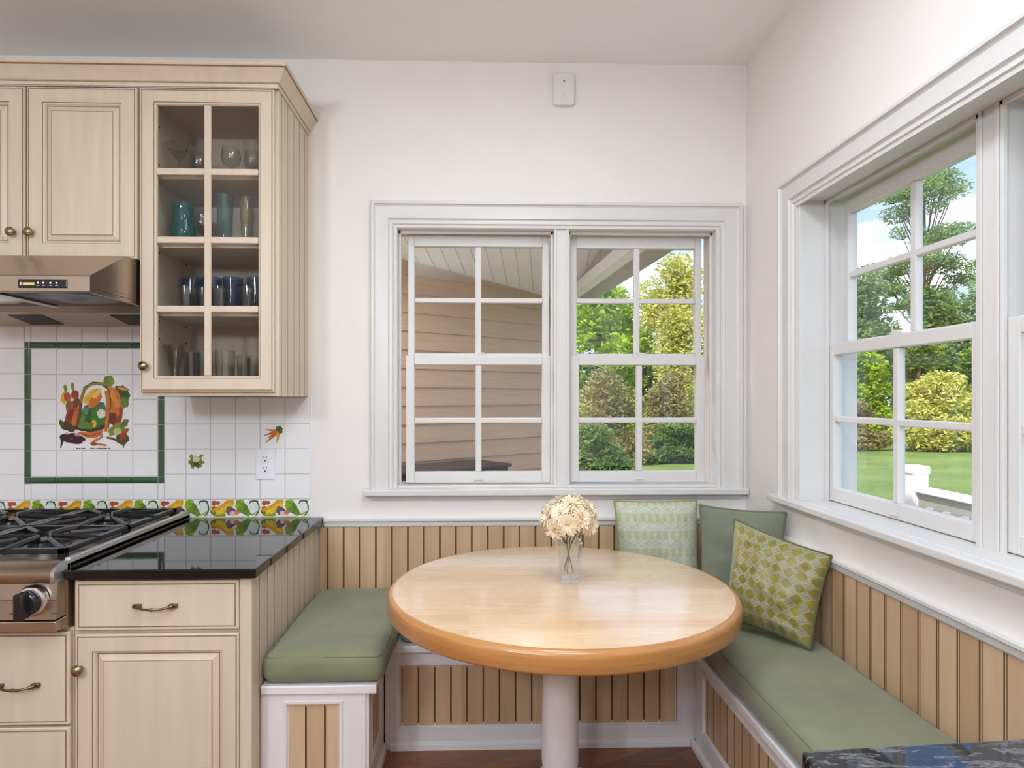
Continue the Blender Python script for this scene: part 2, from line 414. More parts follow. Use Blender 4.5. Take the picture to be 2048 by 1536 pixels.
# chair rails and beadboard wainscot
RAILP = [(0, 0), (0, 0.012), (0.006, 0.016), (0.022, 0.018), (0.028, 0.026), (0.037, 0.026), (0.037, 0)]
def rail(name, path, mapf):
    return struct(MB().sweep(path, RAILP, mapf).build(name, M['white']))
rail('trim_1', [(-0.700, 0.773), (XR, 0.773)], mBack(D))
rail('trim_2', [(0.3, 0.768), (D - 0.012, 0.768)], mRight(XR))
def beadpanel(u0, u1, v0, v1, mapf, start, pitch, p=0.010, g=0.009, double=False):
    """boards with routed grooves; groove walls carry the dark stain"""
    mb = MB(); us = []; u = start
    while u - pitch > u0: u -= pitch
    prof = [(u0, p, 0)]
    while u < u1 - g:
        if u > u0 + g:
            if double: prof += [(u - g, p, 1), (u - g * .75, p - .006, 1), (u - g * .3, p - .001, 0), (u + g * .3, p - .001, 1), (u + g * .75, p - .006, 1), (u + g, p, 0)]
            else: prof += [(u - g / 2, p, 1), (u - g / 4, p - .006, 1), (u + g / 4, p - .006, 1), (u + g / 2, p, 0)]
        u += pitch
    prof.append((u1, p, 0))
    for (a, pa, m), (b, pb, _) in zip(prof, prof[1:]):
        mb.add([mapf(a, v0, pa), mapf(b, v0, pb), mapf(b, v1, pb), mapf(a, v1, pa)], [(0, 1, 2, 3)], m)
    mb.add([mapf(u0, v0, 0), mapf(u0, v1, 0), mapf(u0, v1, p), mapf(u0, v0, p)], [(0, 1, 2, 3)])
    mb.add([mapf(u1, v0, 0), mapf(u1, v1, 0), mapf(u1, v1, p), mapf(u1, v0, p)], [(0, 1, 2, 3)])
    mb.add([mapf(u0, v0, 0), mapf(u1, v0, 0), mapf(u1, v1, 0), mapf(u0, v1, 0)], [(0, 1, 2, 3)])
    return mb
struct(beadpanel(-0.72, XR, 0.0, 0.7735, mBack(D), -0.685, 0.0720, double=False, g=0.0085).build('trim_3', [M['bead'], M['groove']], recalc=False))
struct(beadpanel(0.3, D - 0.011, 0.0, 0.7685, mRight(XR), 1.454, 0.0735, double=True, g=0.0062).build('trim_4', [M['bead'], M['groove']], recalc=False))

# ------------------------------------------------------------------ windows
CAS = [(0, 0), (0, 0.024), (0.004, 0.030), (0.014, 0.030), (0.018, 0.022), (0.024, 0.018), (0.040, 0.017), (0.062, 0.019), (0.078, 0.021),
       (0.081, 0.014), (0.086, 0.011), (0.096, 0.012), (0.101, 0.016), (0.105, 0.010), (0.112, 0.008), (0.116, 0.008), (0.116, 0)]
def sash(win, mapf, u0, u1, v0, v1, p, st, bot, top, mu, mv, label=None, lock=False):
    t = 0.034
    mb = MB()
    prof_out = 0
    def bar(a0, a1, b0, b1, pp=p, tt=t): mb.prism(rect(a0, a1, b0, b1), mapf, pp - tt, pp)
    bar(u0, u0 + st, v0, v1); bar(u1 - st, u1, v0, v1); bar(u0 + st, u1 - st, v0, v0 + bot); bar(u0 + st, u1 - st, v1 - top, v1)
    so = mb.build('sash', M['white'], win, bevel=0.003)
    if label: so['label'] = label
    a0, a1, b0, b1 = u0 + st, u1 - st, v0 + bot, v1 - top
    g = MB().prism(rect(a0 - .004, a1 + .004, b0 - .004, b1 + .004), mapf, p - 0.021, p - 0.017).build('glass_pane', M['pane'], so)
    mm = MB()
    um = (a0 + a1) / 2 if mu is None else mu
    mm.prism(rect(um - .0135, um + .0135, b0, b1), mapf, p - 0.029, p - 0.004)
    mm.prism(rect(a0, a1, mv - .0115, mv + .0115), mapf, p - 0.0285, p - 0.0045)
    mm.build('muntin_grille', M['white'], so, bevel=0.004)
    if lock:
        l = MB(); l.prism(rect(um - .03, um + .03, v1, v1 + .008), mapf, p - .028, p - .004); l.prism(rect(um - .005, um + .028, v1 + .008, v1 + .016), mapf, p - .022, p - .008)
        l.build('sash_lock', M['white'], so, bevel=0.002)
        l = MB(); l.prism(rect(um - .022, um + .022, v0 + .012, v0 + .018), mapf, p, p + .008); l.build('sash_lift', M['white'], so, bevel=0.002)
    return so

def window(name, mapf, OP, cas, stool, mull, units, loc, dj, pl, pu, stool_p, label):
    W = thing(name, loc, label, 'window', kind='structure')
    u0, u1, v0, v1 = cas
    MB().sweep([(u1, v0), (u1, v1), (u0, v1), (u0, v0)], CAS, mapf).build('casing', M['white'], W, smooth=25)
    a0, a1, b0, b1 = OP
    j = MB()   # jamb lining around the opening
    for r_ in ((a0, a0 + .011, b0, b1), (a1 - .011, a1, b0, b1), (a0 + .011, a1 - .011, b1 - .011, b1), (a0 + .011, a1 - .011, b0, b0 + .011)):
        j.prism(rect(*r_), mapf, -dj, 0.002)
    # parting stops each side of each unit and at the head
    for (c0, c1) in mull[1]:
        for r_ in ((c0, c0 + .012), (c1 - .012, c1)):
            j.prism(rect(r_[0], r_[1], b0 + .011, b1 - .011), mapf, pl + .002, pl + .014)
        j.prism(rect(c0, c1, b1 - .024, b1 - .011), mapf, pl + .002, pl + .014)
    j.build('jamb', M['white'], W, bevel=0.002)
    m0, m1, mp = mull[0]
    mb = MB().prism(rect(m0, m1, b0 + .004, b1 - .004), mapf, -dj, mp)
    mb.prism(rect(m0 - .0, m0 + .012, b0 + .004, b1 - .004), mapf, mp, mp + .005); mb.prism(rect(m1 - .012, m1, b0 + .004, b1 - .004), mapf, mp, mp + .005)
    mb.build('mullion', M['white'], W, bevel=0.002)
    s0, s1, sz, st = stool
    sb = MB().prism(rect(s0, s1, sz - st, sz), mapf, -0.001, stool_p)
    sb.prism(rect(a0 + .011, a1 - .011, sz - st, sz), mapf, pl - 0.02, -0.001)
    sb.build('stool', M['white'], W, bevel=0.006, seg=3)
    MB().sweep([(u0, sz - st - .0225), (u1, sz - st - .0225)], [(0, 0), (0, .008), (.006, .012), (.014, .016), (.022, .022), (.022, 0)], mapf).build('apron', M['white'], W, smooth=25)
    for (lo, up) in units:
        sash(W, mapf, *lo[:4], pl, 0.039, 0.050, 0.042, lo[4], lo[5], lock=True)
        sash(W, mapf, *up[:4], pu, 0.030, 0.042, 0.050 if len(up) < 7 else up[6], up[4], up[5])
    return W

window('window_1', mBack(D), OB, (-0.491, 1.197, 0.945, 2.240), (-0.520, 1.2185, 0.945, 0.030), ((0.338, 0.406, -0.004), [(-0.374, 0.338), (0.406, 1.080)]),
       [((-0.342, 0.327, 0.963, 1.549, -0.007, 1.250), (-0.336, 0.324, 1.520, 2.112, -0.008, 1.811)),
        ((0.420, 1.050, 0.963, 1.549, 0.743, 1.250), (0.424, 1.047, 1.520, 2.108, 0.740, 1.811))],
       (0.35, D, 0.945), 0.16, -0.055, -0.090, 0.046, 'white double hung window pair over the table on the back wall')
window('window_2', mRight(XR), OR, (0.705, 2.560, 0.955, 2.206), (0.685, 2.625, 0.963, 0.026), ((1.599, 1.666, -0.096), [(0.836, 1.599), (1.666, 2.429)]),
       [((1.672, 2.432, 0.966, 1.558, 2.036, 1.275), (1.672, 2.402, 1.525, 2.095, 2.018, 1.815)),
        ((0.838, 1.592, 0.966, 1.558, 1.215, 1.275), (0.838, 1.580, 1.525, 2.095, 1.215, 1.815))],
       (XR, 1.63, 0.955), 0.22, -0.109, -0.154, 0.043, 'white double hung window pair on the right wall above the bench')

# ------------------------------------------------------------------ tile backsplash
def fill(mb, us, vs, skip=None, gap=0.0035, p=0.008, m=0):
    for a, b in zip(us, us[1:]):
        for c, d in zip(vs, vs[1:]):
            if skip and skip(a, b, c, d): continue
            if b - a < .012 or d - c < .012: continue
            g = gap / 2; e = .0025
            o = [(a + g, c + g), (b - g, c + g), (b - g, d - g), (a + g, d - g)]
            i_ = [(a + g + e, c + g + e), (b - g - e, c + g + e), (b - g - e, d - g - e), (a + g + e, d - g - e)]
            f = mBack(D)
            V = [f(*q, .002) for q in o] + [f(*q, p - .0015) for q in o] + [f(*q, p) for q in i_]
            mb.add(V, [(0, 1, 5, 4), (1, 2, 6, 5), (2, 3, 7, 6), (3, 0, 4, 7), (4, 5, 9, 8), (5, 6, 10, 9), (6, 7, 11, 10), (7, 4, 8, 11), (8, 9, 10, 11)], m)
BS = thing('tile_backsplash', (-1.4, D, 0.82), 'white tiled backsplash with green liner frame and painted vegetables above range', 'backsplash')
PX = lambda x: (x - 960 - 0.02 * (x - 960) * 0) / 440.0
def bx(x):  # pixel column on the back wall plane -> X
    a = (x - 996) / F; c_, s_ = math.cos(TH), math.sin(TH); return (s_ + a * c_) / (c_ - a * s_) * D
tf = MB()
gi = [bx(x) for x in (64, 115, 166, 217, 267, 317)]
RZ = [1.574, 1.459, 1.347, 1.235, 1.119, 1.002]
fill(tf, gi, RZ[::-1], lambda a, b, c, d: gi[1] - .01 < a < gi[4] - .02 and RZ[4] - .01 < c < RZ[1] - .02)
ZR = [0.815, 0.899, 1.011, 1.124, 1.237, 1.349, 1.462, 1.574, 1.686, 1.76]
right = [bx(x) for x in (330.5, 373, 422, 472, 521, 570.5, 621)]
fill(tf, right, ZR[1:5] + [1.3595]); fill(tf, [right[0], right[1], -1.2985], [1.3595] + ZR[6:])
left = [-2.36, -2.248, -2.136, bx(51)]
fill(tf, left, ZR[1:])
fill(tf, [bx(51)] + gi + [bx(330)], [0.899, 0.973]); fill(tf, [bx(51)] + gi + [bx(330)], [1.603, 1.686, 1.76])
tf.build('tile_field', M['tile'], BS, recalc=False)
MB().box(-2.36, -1.298, D - 0.0062, D - 0.0005, 1.3597, 1.76).box(-2.36, -0.764, D - 0.0062, D - 0.0005, 0.815, 1.3597).build('grout_bed', M['grout'], BS)
MB().box(-0.7645, -0.757, D - 0.009, D - 0.0005, 0.815, 1.3597).build('edge_trim', M['tile'], BS, bevel=.003)
# green liner tiles
def liner(u0, u1, v0, v1):
    b = MB(); e = .006; f = mBack(D)
    hor = (u1 - u0) > (v1 - v0)
    g = .0018
    u0 += g; u1 -= g; v0 += g; v1 -= g
    if hor: prof = [(v0, .002), (v0, .009), (v0 + e, .013), (v1 - e, .013), (v1, .009), (v1, .002)]; V = [f(u, v, p) for u in (u0, u1) for v, p in prof]
    else: prof = [(u0, .002), (u0, .009), (u0 + e, .013), (u1 - e, .013), (u1, .009), (u1, .002)]; V = [f(u, v, p) for v in (v0, v1) for u, p in prof]
    n = 6
    b.add(V, [(i, i + 1, n + i + 1, n + i) for i in range(n - 1)] + [tuple(range(n)), tuple(range(n, 2 * n))])
    return b.build('green_liner_tile', M['green'], BS, smooth=40)
GX0, GX1, GZ0, GZ1 = bx(51), bx(330.5), 0.973, 1.603
cols = [GX0 + .028] + gi[1:5] + [GX1 - .028]
for a, b in zip(cols, cols[1:]):
    liner(a, b, GZ0, GZ0 + .029); liner(a, b, GZ1 - .029, GZ1)
rows = [GZ0 + .029] + RZ[1:5][::-1] + [GZ1 - .029]
for a, b in zip(rows, rows[1:]):
    liner(GX0, GX0 + .028, a, b); liner(GX1 - .028, GX1, a, b)
for (a, c) in ((GX0, GZ0), (GX1 - .028, GZ0), (GX0, GZ1 - .029), (GX1 - .028, GZ1 - .029)): liner(a, a + .028, c, c + .029)

class Art:
    """painted motif: thin glaze shapes on a tile, all in one mesh"""
    def __init__(s, u0, v0, w, h, base=0.0082):
        s.u0, s.v0, s.w, s.h = u0, v0, w, h; s.mb = MB(); s.mats = []; s.p = base; s.rng = random.Random(3)
    def mi(s, c):
        m = flat(*c)
        if m not in s.mats: s.mats.append(m)
        return s.mats.index(m)
    def pt(s, x, y): return mBack(D)(s.u0 + x * s.w, s.v0 + y * s.h, s.p)
    def poly(s, pts, c):
        s.p += .000035
        s.mb.add([s.pt(*p) for p in pts], [tuple(range(len(pts)))], s.mi(c))
    def blob(s, x, y, rx, ry, rot, c, wob=0.0, n=18, asp=None):
        asp = s.w / s.h; pts = []
        ph = s.rng.random() * 6
        for k in range(n):
            t = 2 * math.pi * k / n; r = 1 + wob * math.sin(5 * t + ph) + wob * .7 * math.sin(8 * t + 2 * ph)
            a, b = rx * r * math.cos(t), ry * r * math.sin(t)
            pts.append((x + a * math.cos(rot) - b * math.sin(rot), y + (a * math.sin(rot) + b * math.cos(rot)) * asp))
        s.poly(pts, c)
    def stroke(s, pts, w0, w1, c):
        asp = s.w / s.h; L = []; Rr = []
        n = len(pts)
        for i, p in enumerate(pts):
            a = pts[max(0, i - 1)]; b = pts[min(n - 1, i + 1)]
            dx, dy = b[0] - a[0], (b[1] - a[1]) / asp; l = math.hypot(dx, dy) or 1
            w = w0 + (w1 - w0) * i / max(1, n - 1)
            L.append((p[0] - dy / l * w, p[1] + dx / l * w * asp)); Rr.append((p[0] + dy / l * w, p[1] - dx / l * w * asp))
        s.p += .000035
        for i in range(n - 1): s.mb.add([s.pt(*q) for q in (L[i], L[i + 1], Rr[i + 1], Rr[i])], [(0, 1, 2, 3)], s.mi(c))
def arc(cx, cy, rx, ry, a0, a1, n=14): return [(cx + rx * math.cos(R(a0 + (a1 - a0) * k / n)), cy + ry * math.sin(R(a0 + (a1 - a0) * k / n))) for k in range(n + 1)]
def tilebase(mb_, u0, u1, v0, v1):
    m = MB(); fill(m, [u0, u1], [v0, v1]); mb_.v[0:0] = []; o = len(mb_.v); mb_.v += m.v; mb_.f += [[i + o for i in f] for f in m.f]; mb_.m += m.m
# big basket mural (u,v in 0..1 from lower left)
U0, U1, V0, V1 = gi[1], gi[4], RZ[4], RZ[1]
A = Art(U0, V0, U1 - U0, V1 - V0); A.mats = [M['tile']]; tilebase(A.mb, U0, U1, V0, V1)
G1, G2, G3 = (44, 84, 30), (92, 128, 48), (128, 142, 50)
OR_, OR2, YE, RD, BR, PU = (206, 112, 40), (178, 76, 32), (226, 176, 50), (160, 60, 36), (104, 70, 30), (58, 22, 34)
def Q(x, y): return ((x - 115 * 5.12 + 40 * 5.12) , y)
def mq(x, y):   # 1536-px crop of [40..340]x[680..980] -> tile unit coordinates
    px, py = 40 + x / 5.12, 680 + y / 5.12
    return ((bx(px) - U0) / (U1 - U0), ((1119 - 0) * 0 + (H - (py - 795) * D * 1.0 / F * 1.0) - V0) / (V1 - V0))
def B(x, y, rx, ry, rot, c, wob=0.06): a = mq(x, y); A.blob(a[0], a[1], rx / 770, ry / 770, R(-rot), c, wob)
def S(pts, w0, w1, c): A.stroke([mq(*p) for p in pts], w0 / 770, w1 / 770, c)
# artichokes/peppers left
B(478, 500, 18, 45, -10, G3); B(552, 480, 18, 45, -5, G3); B(470, 590, 40, 62, 10, YE); B(500, 585, 36, 50, -20, OR2); B(575, 560, 40, 46, 10, RD)
B(560, 650, 60, 70, 0, OR2); B(510, 680, 30, 60, 0, (120, 96, 50)); B(590, 640, 30, 50, 20, BR); B(545, 610, 20, 18, 0, (214, 196, 190))
B(560, 790, 85, 95, 20, RD); B(600, 780, 55, 70, 0, (196, 92, 44)); B(530, 760, 26, 60, 30, (120, 40, 40)); B(590, 850, 50, 70, 0, OR_)
# right squash and leaves
B(1060, 560, 70, 90, -20, G1, .12); B(1080, 640, 46, 60, 10, G2, .12); B(1050, 500, 72, 28, 10, BR, .1); B(1060, 500, 50, 14, 10, YE)
B(990, 640, 60, 160, -12, OR_); B(950, 540, 24, 90, -14, YE); B(1000, 770, 62, 110, 10, RD); B(985, 700, 40, 100, -8, OR_); B(960, 800, 40, 60, 20, (110, 44, 24))
# inside of basket
B(760, 800, 150, 150, 0, (60, 104, 44), .05); B(840, 690, 50, 60, 0, (80, 110, 80)); B(750, 570, 110, 46, -40, YE); B(780, 620, 100, 44, -50, OR_); B(800, 550, 60, 26, -50, (236, 196, 90))
B(690, 720, 40, 40, 0, (86, 130, 110)); B(800, 790, 90, 90, 0, (52, 120, 40), .15); B(846, 750, 44, 48, 0, (226, 222, 208))
B(650, 830, 24, 80, 10, G2, .1); B(720, 800, 26, 90, 5, G1, .1); B(770, 850, 26, 40, 0, YE); B(690, 870, 80, 40, 0, G2, .12)
# handle
S([mqp for mqp in [(590, 900), (625, 740), (640, 600), (680, 490), (760, 445), (850, 450), (920, 500), (930, 620), (925, 760), (905, 900)]], 16, 16, BR)
S([(632, 640), (655, 540), (720, 465), (830, 445), (900, 465)], 12, 10, (150, 132, 40)); S([(900, 520), (915, 640), (905, 800), (890, 930)], 22, 14, OR_)
# bowl of basket
S([(560, 880), (640, 915), (740, 918), (830, 900), (880, 870)], 12, 12, (54, 44, 20))
A.poly([mq(*p) for p in [(590, 930), (740, 940), (870, 905), (840, 970), (770, 1000), (680, 985)]], OR_); S([(600, 950), (740, 975), (840, 940)], 5, 5, RD)
# top squash leaf
B(920, 425, 54, 60, 0, G3, .05); B(900, 415, 20, 44, 10, G2); S([(930, 480), (970, 560), (1010, 690)], 16, 26, (222, 140, 50))
# aubergine left bottom
B(500, 880, 90, 44, 25, (66, 60, 34), .1); B(560, 1000, 120, 54, 8, PU, .08); B(470, 990, 50, 40, 0, PU); S([(450, 1010), (430, 1095)], 16, 4, PU); B(440, 850, 20, 44, -20, (84, 76, 40))
B(600, 965, 28, 12, 10, (196, 150, 160)); B(492, 950, 14, 12, 0, (206, 160, 168)); B(540, 1000, 20, 8, 0, (110, 60, 76))
# lettuce/tomato right bottom
B(1010, 900, 110, 50, -30, G3, .12); B(1080, 850, 56, 30, -50, (104, 116, 60), .1); B(1060, 1000, 66, 66, 0, (70, 80, 30), .08); B(1060, 980, 36, 44, 0, RD); B(1090, 930, 46, 20, -40, OR2)
B(1010, 930, 40, 34, 0, (196, 196, 130), .1); S([(900, 990), (960, 1000), (1000, 1020)], 10, 12, BR); S([(1070, 1060), (1072, 1095)], 8, 4, (60, 70, 40))
# carrots
S([(740, 1060), (780, 1020), (860, 980)], 16, 8, OR_); S([(770, 1050), (900, 1070)], 12, 10, (206, 104, 50)); S([(860, 950), (830, 1000), (790, 1030)], 8, 5, (190, 130, 130)); B(770, 1055, 30, 18, 0, RD)
# caption marks along the foot
for x0, x1 in ((590, 612), (618, 632), (642, 682), (735, 765), (770, 778), (800, 816), (820, 848), (850, 862), (866, 905), (920, 938)):
    S([(x0, 1099), (x1, 1099)], 4.5, 4.5, (78, 76, 74))
mur = A.mb.build('basket_mural_tile', A.mats, BS, recalc=False)
mur['label'] = 'painted tile panel of a vegetable basket'
# single motif tiles
def motif(u0, u1, v0, v1, fn, name, label):
    a = Art(u0, v0, u1 - u0, v1 - v0); a.mats = []
    fn(a); a.mb.build(name, a.mats, BS, recalc=False)['label'] = label
def cauli(a):
    for (x, y, r_) in ((.25, .72, .5), (.75, .74, -.6), (.2, .4, 1.0), (.8, .4, -1.0), (.3, .24, .6), (.7, .22, -.6)): a.blob(x, y, .20, .10, r_ + 1.2, (128, 134, 44), .16)
    a.blob(.5, .48, .33, .32, 0, (116, 124, 48), .1); a.blob(.5, .36, .26, .18, 0, (84, 76, 30), .1); a.blob(.52, .62, .22, .18, 0, (210, 206, 172), .06); a.blob(.46, .66, .1, .07, .4, (226, 222, 196))
    for x, y, t in ((.22, .66, 1.9), (.3, .3, 1.0), (.72, .34, 2.2), (.8, .62, 1.2)): a.stroke([(x, y), (x + .12 * math.cos(t), y + .16 * math.sin(t))], .03, .01, (170, 176, 84))
def carrot(a):
    for tip, c in (((.06, .80), (220, 132, 40)), ((.02, .50), (196, 96, 36)), ((.10, .12), (180, 100, 50)), ((.22, .38), (206, 110, 40)), ((.66, .10), (226, 146, 50)), ((.72, .22), (230, 156, 70))):
        a.stroke([(.72, .72), ((tip[0] + .72) / 2 + .03, (tip[1] + .72) / 2), tip], .10, .02, c)
    a.blob(.78, .84, .17, .15, 0, (62, 84, 30), .16); a.blob(.84, .70, .12, .12, 0, (84, 104, 40), .14); a.blob(.70, .92, .10, .06, 0, (96, 112, 44), .1)
motif(bx(376), bx(411), 1.032, 1.110, cauli, 'cauliflower_motif', 'small painted cauliflower'); motif(bx(529), bx(568), 1.144, 1.229, carrot, 'carrot_motif', 'small painted bunch of carrots')
# border tiles: one painted picture per tile
def border(u0, u1, v0, v1):
    a = Art(u0, v0, u1 - u0, v1 - v0); a.mats = [M['tile']]; tilebase(a.mb, u0, u1, v0, v1)
    a.blob(.03, .5, .06, .05, 0, (226, 220, 150)); a.blob(.07, .80, .05, .055, 0, (196, 76, 52), .05); a.blob(.14, .82, .05, .04, 0, (178, 84, 60), .08)
    a.blob(.09, .38, .09, .10, 0, (110, 120, 36), .1)
    a.stroke([(.03, .40), (.14, .50), (.26, .68), (.34, .86), (.46, .84)], .03, .05, (222, 160, 34)); a.stroke([(.10, .30), (.2, .36), (.32, .62), (.44, .74)], .04, .05, (232, 186, 50))
    a.stroke([(.10, .18), (.22, .22), (.34, .44), (.42, .58)], .02, .045, (206, 186, 60)); a.stroke([(.06, .14), (.2, .14), (.3, .2)], .02, .03, (140, 148, 54))
    a.blob(.38, .40, .07, .09, 0, (110, 92, 104), .1); a.blob(.45, .40, .045, .05, 0, (96, 70, 96), .1); a.blob(.44, .26, .06, .05, 0, (222, 190, 184), .08); a.blob(.52, .30, .05, .05, 0, (210, 126, 96), .1)
    for x, y, r_, c in ((.58, .80, .085, (120, 164, 40)), (.64, .66, .08, (96, 140, 34)), (.56, .62, .07, (140, 170, 60)), (.68, .42, .09, (88, 128, 40)), (.60, .46, .07, (120, 140, 56)), (.74, .28, .07, (100, 140, 50)), (.63, .9, .04, (150, 180, 70))):
        a.blob(x, y, r_, r_ * .9, 0, c, .14)
    a.stroke(arc(.86, .54, .105, .40, 150, -80), .010, .014, (72, 96, 62)); a.blob(.86, .54, .09, .13, 0, (222, 230, 220), .02); a.stroke([(.78, .9), (.88, .93), (.95, .88)], .012, .016, (64, 84, 52))
    a.stroke([(.70, .16), (.84, .2), (.97, .42)], .016, .008, (126, 160, 70)); a.stroke([(.02, .10), (.3, .05), (.55, .10), (.8, .05), (.98, .18)], .010, .010, (212, 212, 140))
    a.mb.build('vegetable_border_tile', a.mats, BS, recalc=False)
bb = [bx(x) for x in (15 - 101.5, 16.5, 118, 220, 321.5, 422.5, 523, 621)]
for a, b in zip(bb, bb[1:]): border(a, b, 0.815, 0.899)

# outlet
OU = thing('wall_outlet', (-0.96, D - .01, 1.055), 'white duplex outlet plate on the tiles under the carrot tile', 'outlet')
f = mBack(D)
MB().prism(rect(-1.004, -0.917, 0.989, 1.124), f, 0.0085, 0.0145).build('cover_plate', M['plastic'], OU, bevel=.003)
for z in (1.082, 1.036):
    MB().prism(rect(-0.978, -0.944, z - .017, z + .017), f, 0.0140, 0.0165).build('receptacle', M['plastic'], OU, bevel=.002)
    MB().prism(rect(-0.970, -0.968, z + .001, z + .011), f, .016, .0168).prism(rect(-0.955, -0.953, z + .001, z + .010), f, .016, .0168).prism([( -0.961 + .004 * math.cos(t), z - .009 + .004 * math.sin(t)) for t in [k * .785 for k in range(8)]], f, .016, .0168).build('slots', M['slot'], OU)
# wall sensor
SE = thing('wall_sensor', (0.379, D, 2.75), 'small white rounded plastic box high on the back wall', 'sensor')
pts = []
for cx_, cy_, a0 in ((0.414, 2.812, 0), (0.346, 2.812, 90), (0.346, 2.692, 180), (0.414, 2.692, 270)):
    pts += [(cx_ + .013 * math.cos(R(a0 + k * 18)), cy_ + .013 * math.sin(R(a0 + k * 18))) for k in range(6)]
MB().prism(pts, f, 0.0, 0.026).build('housing', M['plastic2'], SE, bevel=.005, seg=3)
MB().prism(rect(0.375, 0.384, 2.784, 2.788), f, .0255, .0268).build('indicator_slot', M['slot'], SE)
MB().prism(rect(0.376, 0.383, 2.722, 2.725), f, .0255, .0265).build('indicator_slot', M['beamg'], SE)

# ------------------------------------------------------------------ cabinets
def door_mesh(u0, u1, v0, v1, mapf, w=0.058):
    prof = [(0, 0), (0, .016), (.003, .020), (.006, .020), (.007, .0185), (.009, .0185), (.010, .020), (w, .020), (w + .002, .0165), (w + .007, .0150), (w + .011, .0085), (w + .014, .0085), (w + .030, .0150), (w + .0315, .0165), (w + .034, .018)]
    mats = [0, 0, 0, 1, 1, 1, 0, 1, 0, 0, 1, 0, 0, 1]
    return MB().sweep(rect(u0, u1, v0, v1), prof, mapf, True, mats, cap=0)
def drawer_mesh(u0, u1, v0, v1, mapf):
    prof = [(0, 0), (0, .016), (.003, .019), (.009, .019), (.010, .0175), (.012, .0175), (.013, .020)]
    return MB().sweep(rect(u0, u1, v0, v1), prof, mapf, True, [0, 0, 0, 1, 1, 1], cap=0)
def knob(parent, x, y, z, m='brass'):
    MB().lathe([(.008, 0), (.007, -.006), (.0055, -.010), (.007, -.014), (.0145, -.018), (.0175, -.023), (.0165, -.028), (.011, -.033), (.004, -.035), (.0005, -.0352)], (x, y, z), 20, axis='Y').build('knob', M[m], parent, smooth=50)
def pull(parent, x, y, z, w=.056):
    n = 16; pts = []; rad = []
    for k in range(n + 1):
        t = -1 + 2 * k / n
        pts.append((x + t * w, y - .010 - .020 * (1 - abs(t) ** 3), z - .0045 * (1 - t * t)))
        rad.append(.0042 + .0018 * math.exp(-(t / .08) ** 2) + (.0022 if abs(t) > .8 else 0) - .0008 * (0.35 < abs(t) < .75))
    b = MB().tube(pts, rad, 10)
    for sg in (-1, 1): b.box(x + sg * w - .013, x + sg * w + .013, y - .012, y, z - .006, z + .006)
    return b.build('handle', M['bronze'], parent, smooth=40, bevel=.002)
YF = 2.507
# over-hood cabinet
C1 = thing('wall_cabinet', (-1.717, 2.93, 1.88), 'cream wall cabinet with two panelled doors over the range hood', 'cabinet')
MB().box(-2.134, -1.2985, YF + .001, D - .001, 1.885, 2.545).build('body', M['cream'], C1)
for (a, b, kx) in ((-2.130, -1.7205, -1.760), (-1.7145, -1.3035, -1.694)):
    d = door_mesh(a, b, 1.882, 2.533, mBack(YF)).build('door', [M['cream'], M['glaze']], C1)
    knob(d, kx, YF - .0195, 1.978)
# glass-front cabinet
C2 = thing('glass_cabinet', (-1.04, 2.93, 1.362), 'cream wall cabinet with glass door and beaded side holding glassware', 'cabinet')
sh = [1.418, 1.690, 1.955, 2.222]
b = MB().box(-1.2965, -1.279, YF + .001, D - .001, 1.362, 2.545).box(-0.801, -0.783, YF + .001, D - .001, 1.362, 2.545)
b.box(-1.279, -0.801, D - .018, D - .001, 1.362, 2.545).box(-1.279, -0.801, YF + .001, D - .018, 1.362, 1.418).box(-1.279, -0.801, YF + .001, D - .018, 2.510, 2.545)
b.build('body', [M['cabin']], C2)
st = MB()
st.box(-1.2965, -1.240, YF, YF + .018, 1.362, 2.545).box(-0.836, -0.7815, YF, YF + .018, 1.362, 2.545).box(-1.240, -.836, YF, YF + .018, 1.362, 1.43).box(-1.24, -.836, YF, YF + .018, 2.49, 2.545)
st.build('face_frame', M['cream'], C2, bevel=.001)
for z in sh[1:]: MB().box(-1.2785, -0.8015, YF + .03, D - .0185, z - .018, z).build('shelf', M['cabin'], C2)
for z in (2.28, 1.93, 1.66, 1.40 + .19, 2.43):
    for y in (2.60, 2.84): MB().lathe([(.004, 0), (.004, .006)], (-1.2785, y, z), 8, axis='X').build('shelf_pin', M['slot'], C2)
beadpanel(YF + .002, D - .001, 1.360, 2.545, lambda u, v, p: (-0.783 + p, u, v), 2.543, 0.0826, p=.008, g=.008).build('side_panel', [M['cream'], M['grooveC']], C2)
d = MB()
mp = mBack(YF); U0, U1, V0, V1 = -1.2925, -0.7865, 1.3765, 2.5335
w_ = .058
d.sweep(rect(U0, U1, V0, V1), [(0, 0), (0, .016), (.003, .020), (.006, .020), (.007, .0185), (.009, .0185), (.010, .020), (w_ - .006, .020), (w_ - .004, .017), (w_ + .001, .015), (w_ + .004, .010), (w_ + .004, 0)], mp, True, [0, 0, 0, 1, 1, 1, 0, 1, 0, 0, 0])
dr = d.build('door', [M['cream'], M['glaze']], C2)
a0, a1, b0, b1 = U0 + w_ + .004, U1 - w_ - .004, V0 + w_ + .004, V1 - w_ - .004
mu = MB(); uc = (a0 + a1) / 2
mu.prism(rect(uc - .013, uc + .013, b0, b1), mp, .003, .0175)
for z in (1.694, 1.957, 2.2175): mu.prism(rect(a0, a1, z - .0125, z + .0125), mp, .0035, .017)
mu.build('muntin_grille', M['cream'], dr, bevel=.004)
MB().prism(rect(a0 - .003, a1 + .003, b0 - .003, b1 + .003), mp, .0045, .0075).build('glass_pane', M['cabglass'], dr)
knob(dr, -1.2690, YF - .0195, 1.475)
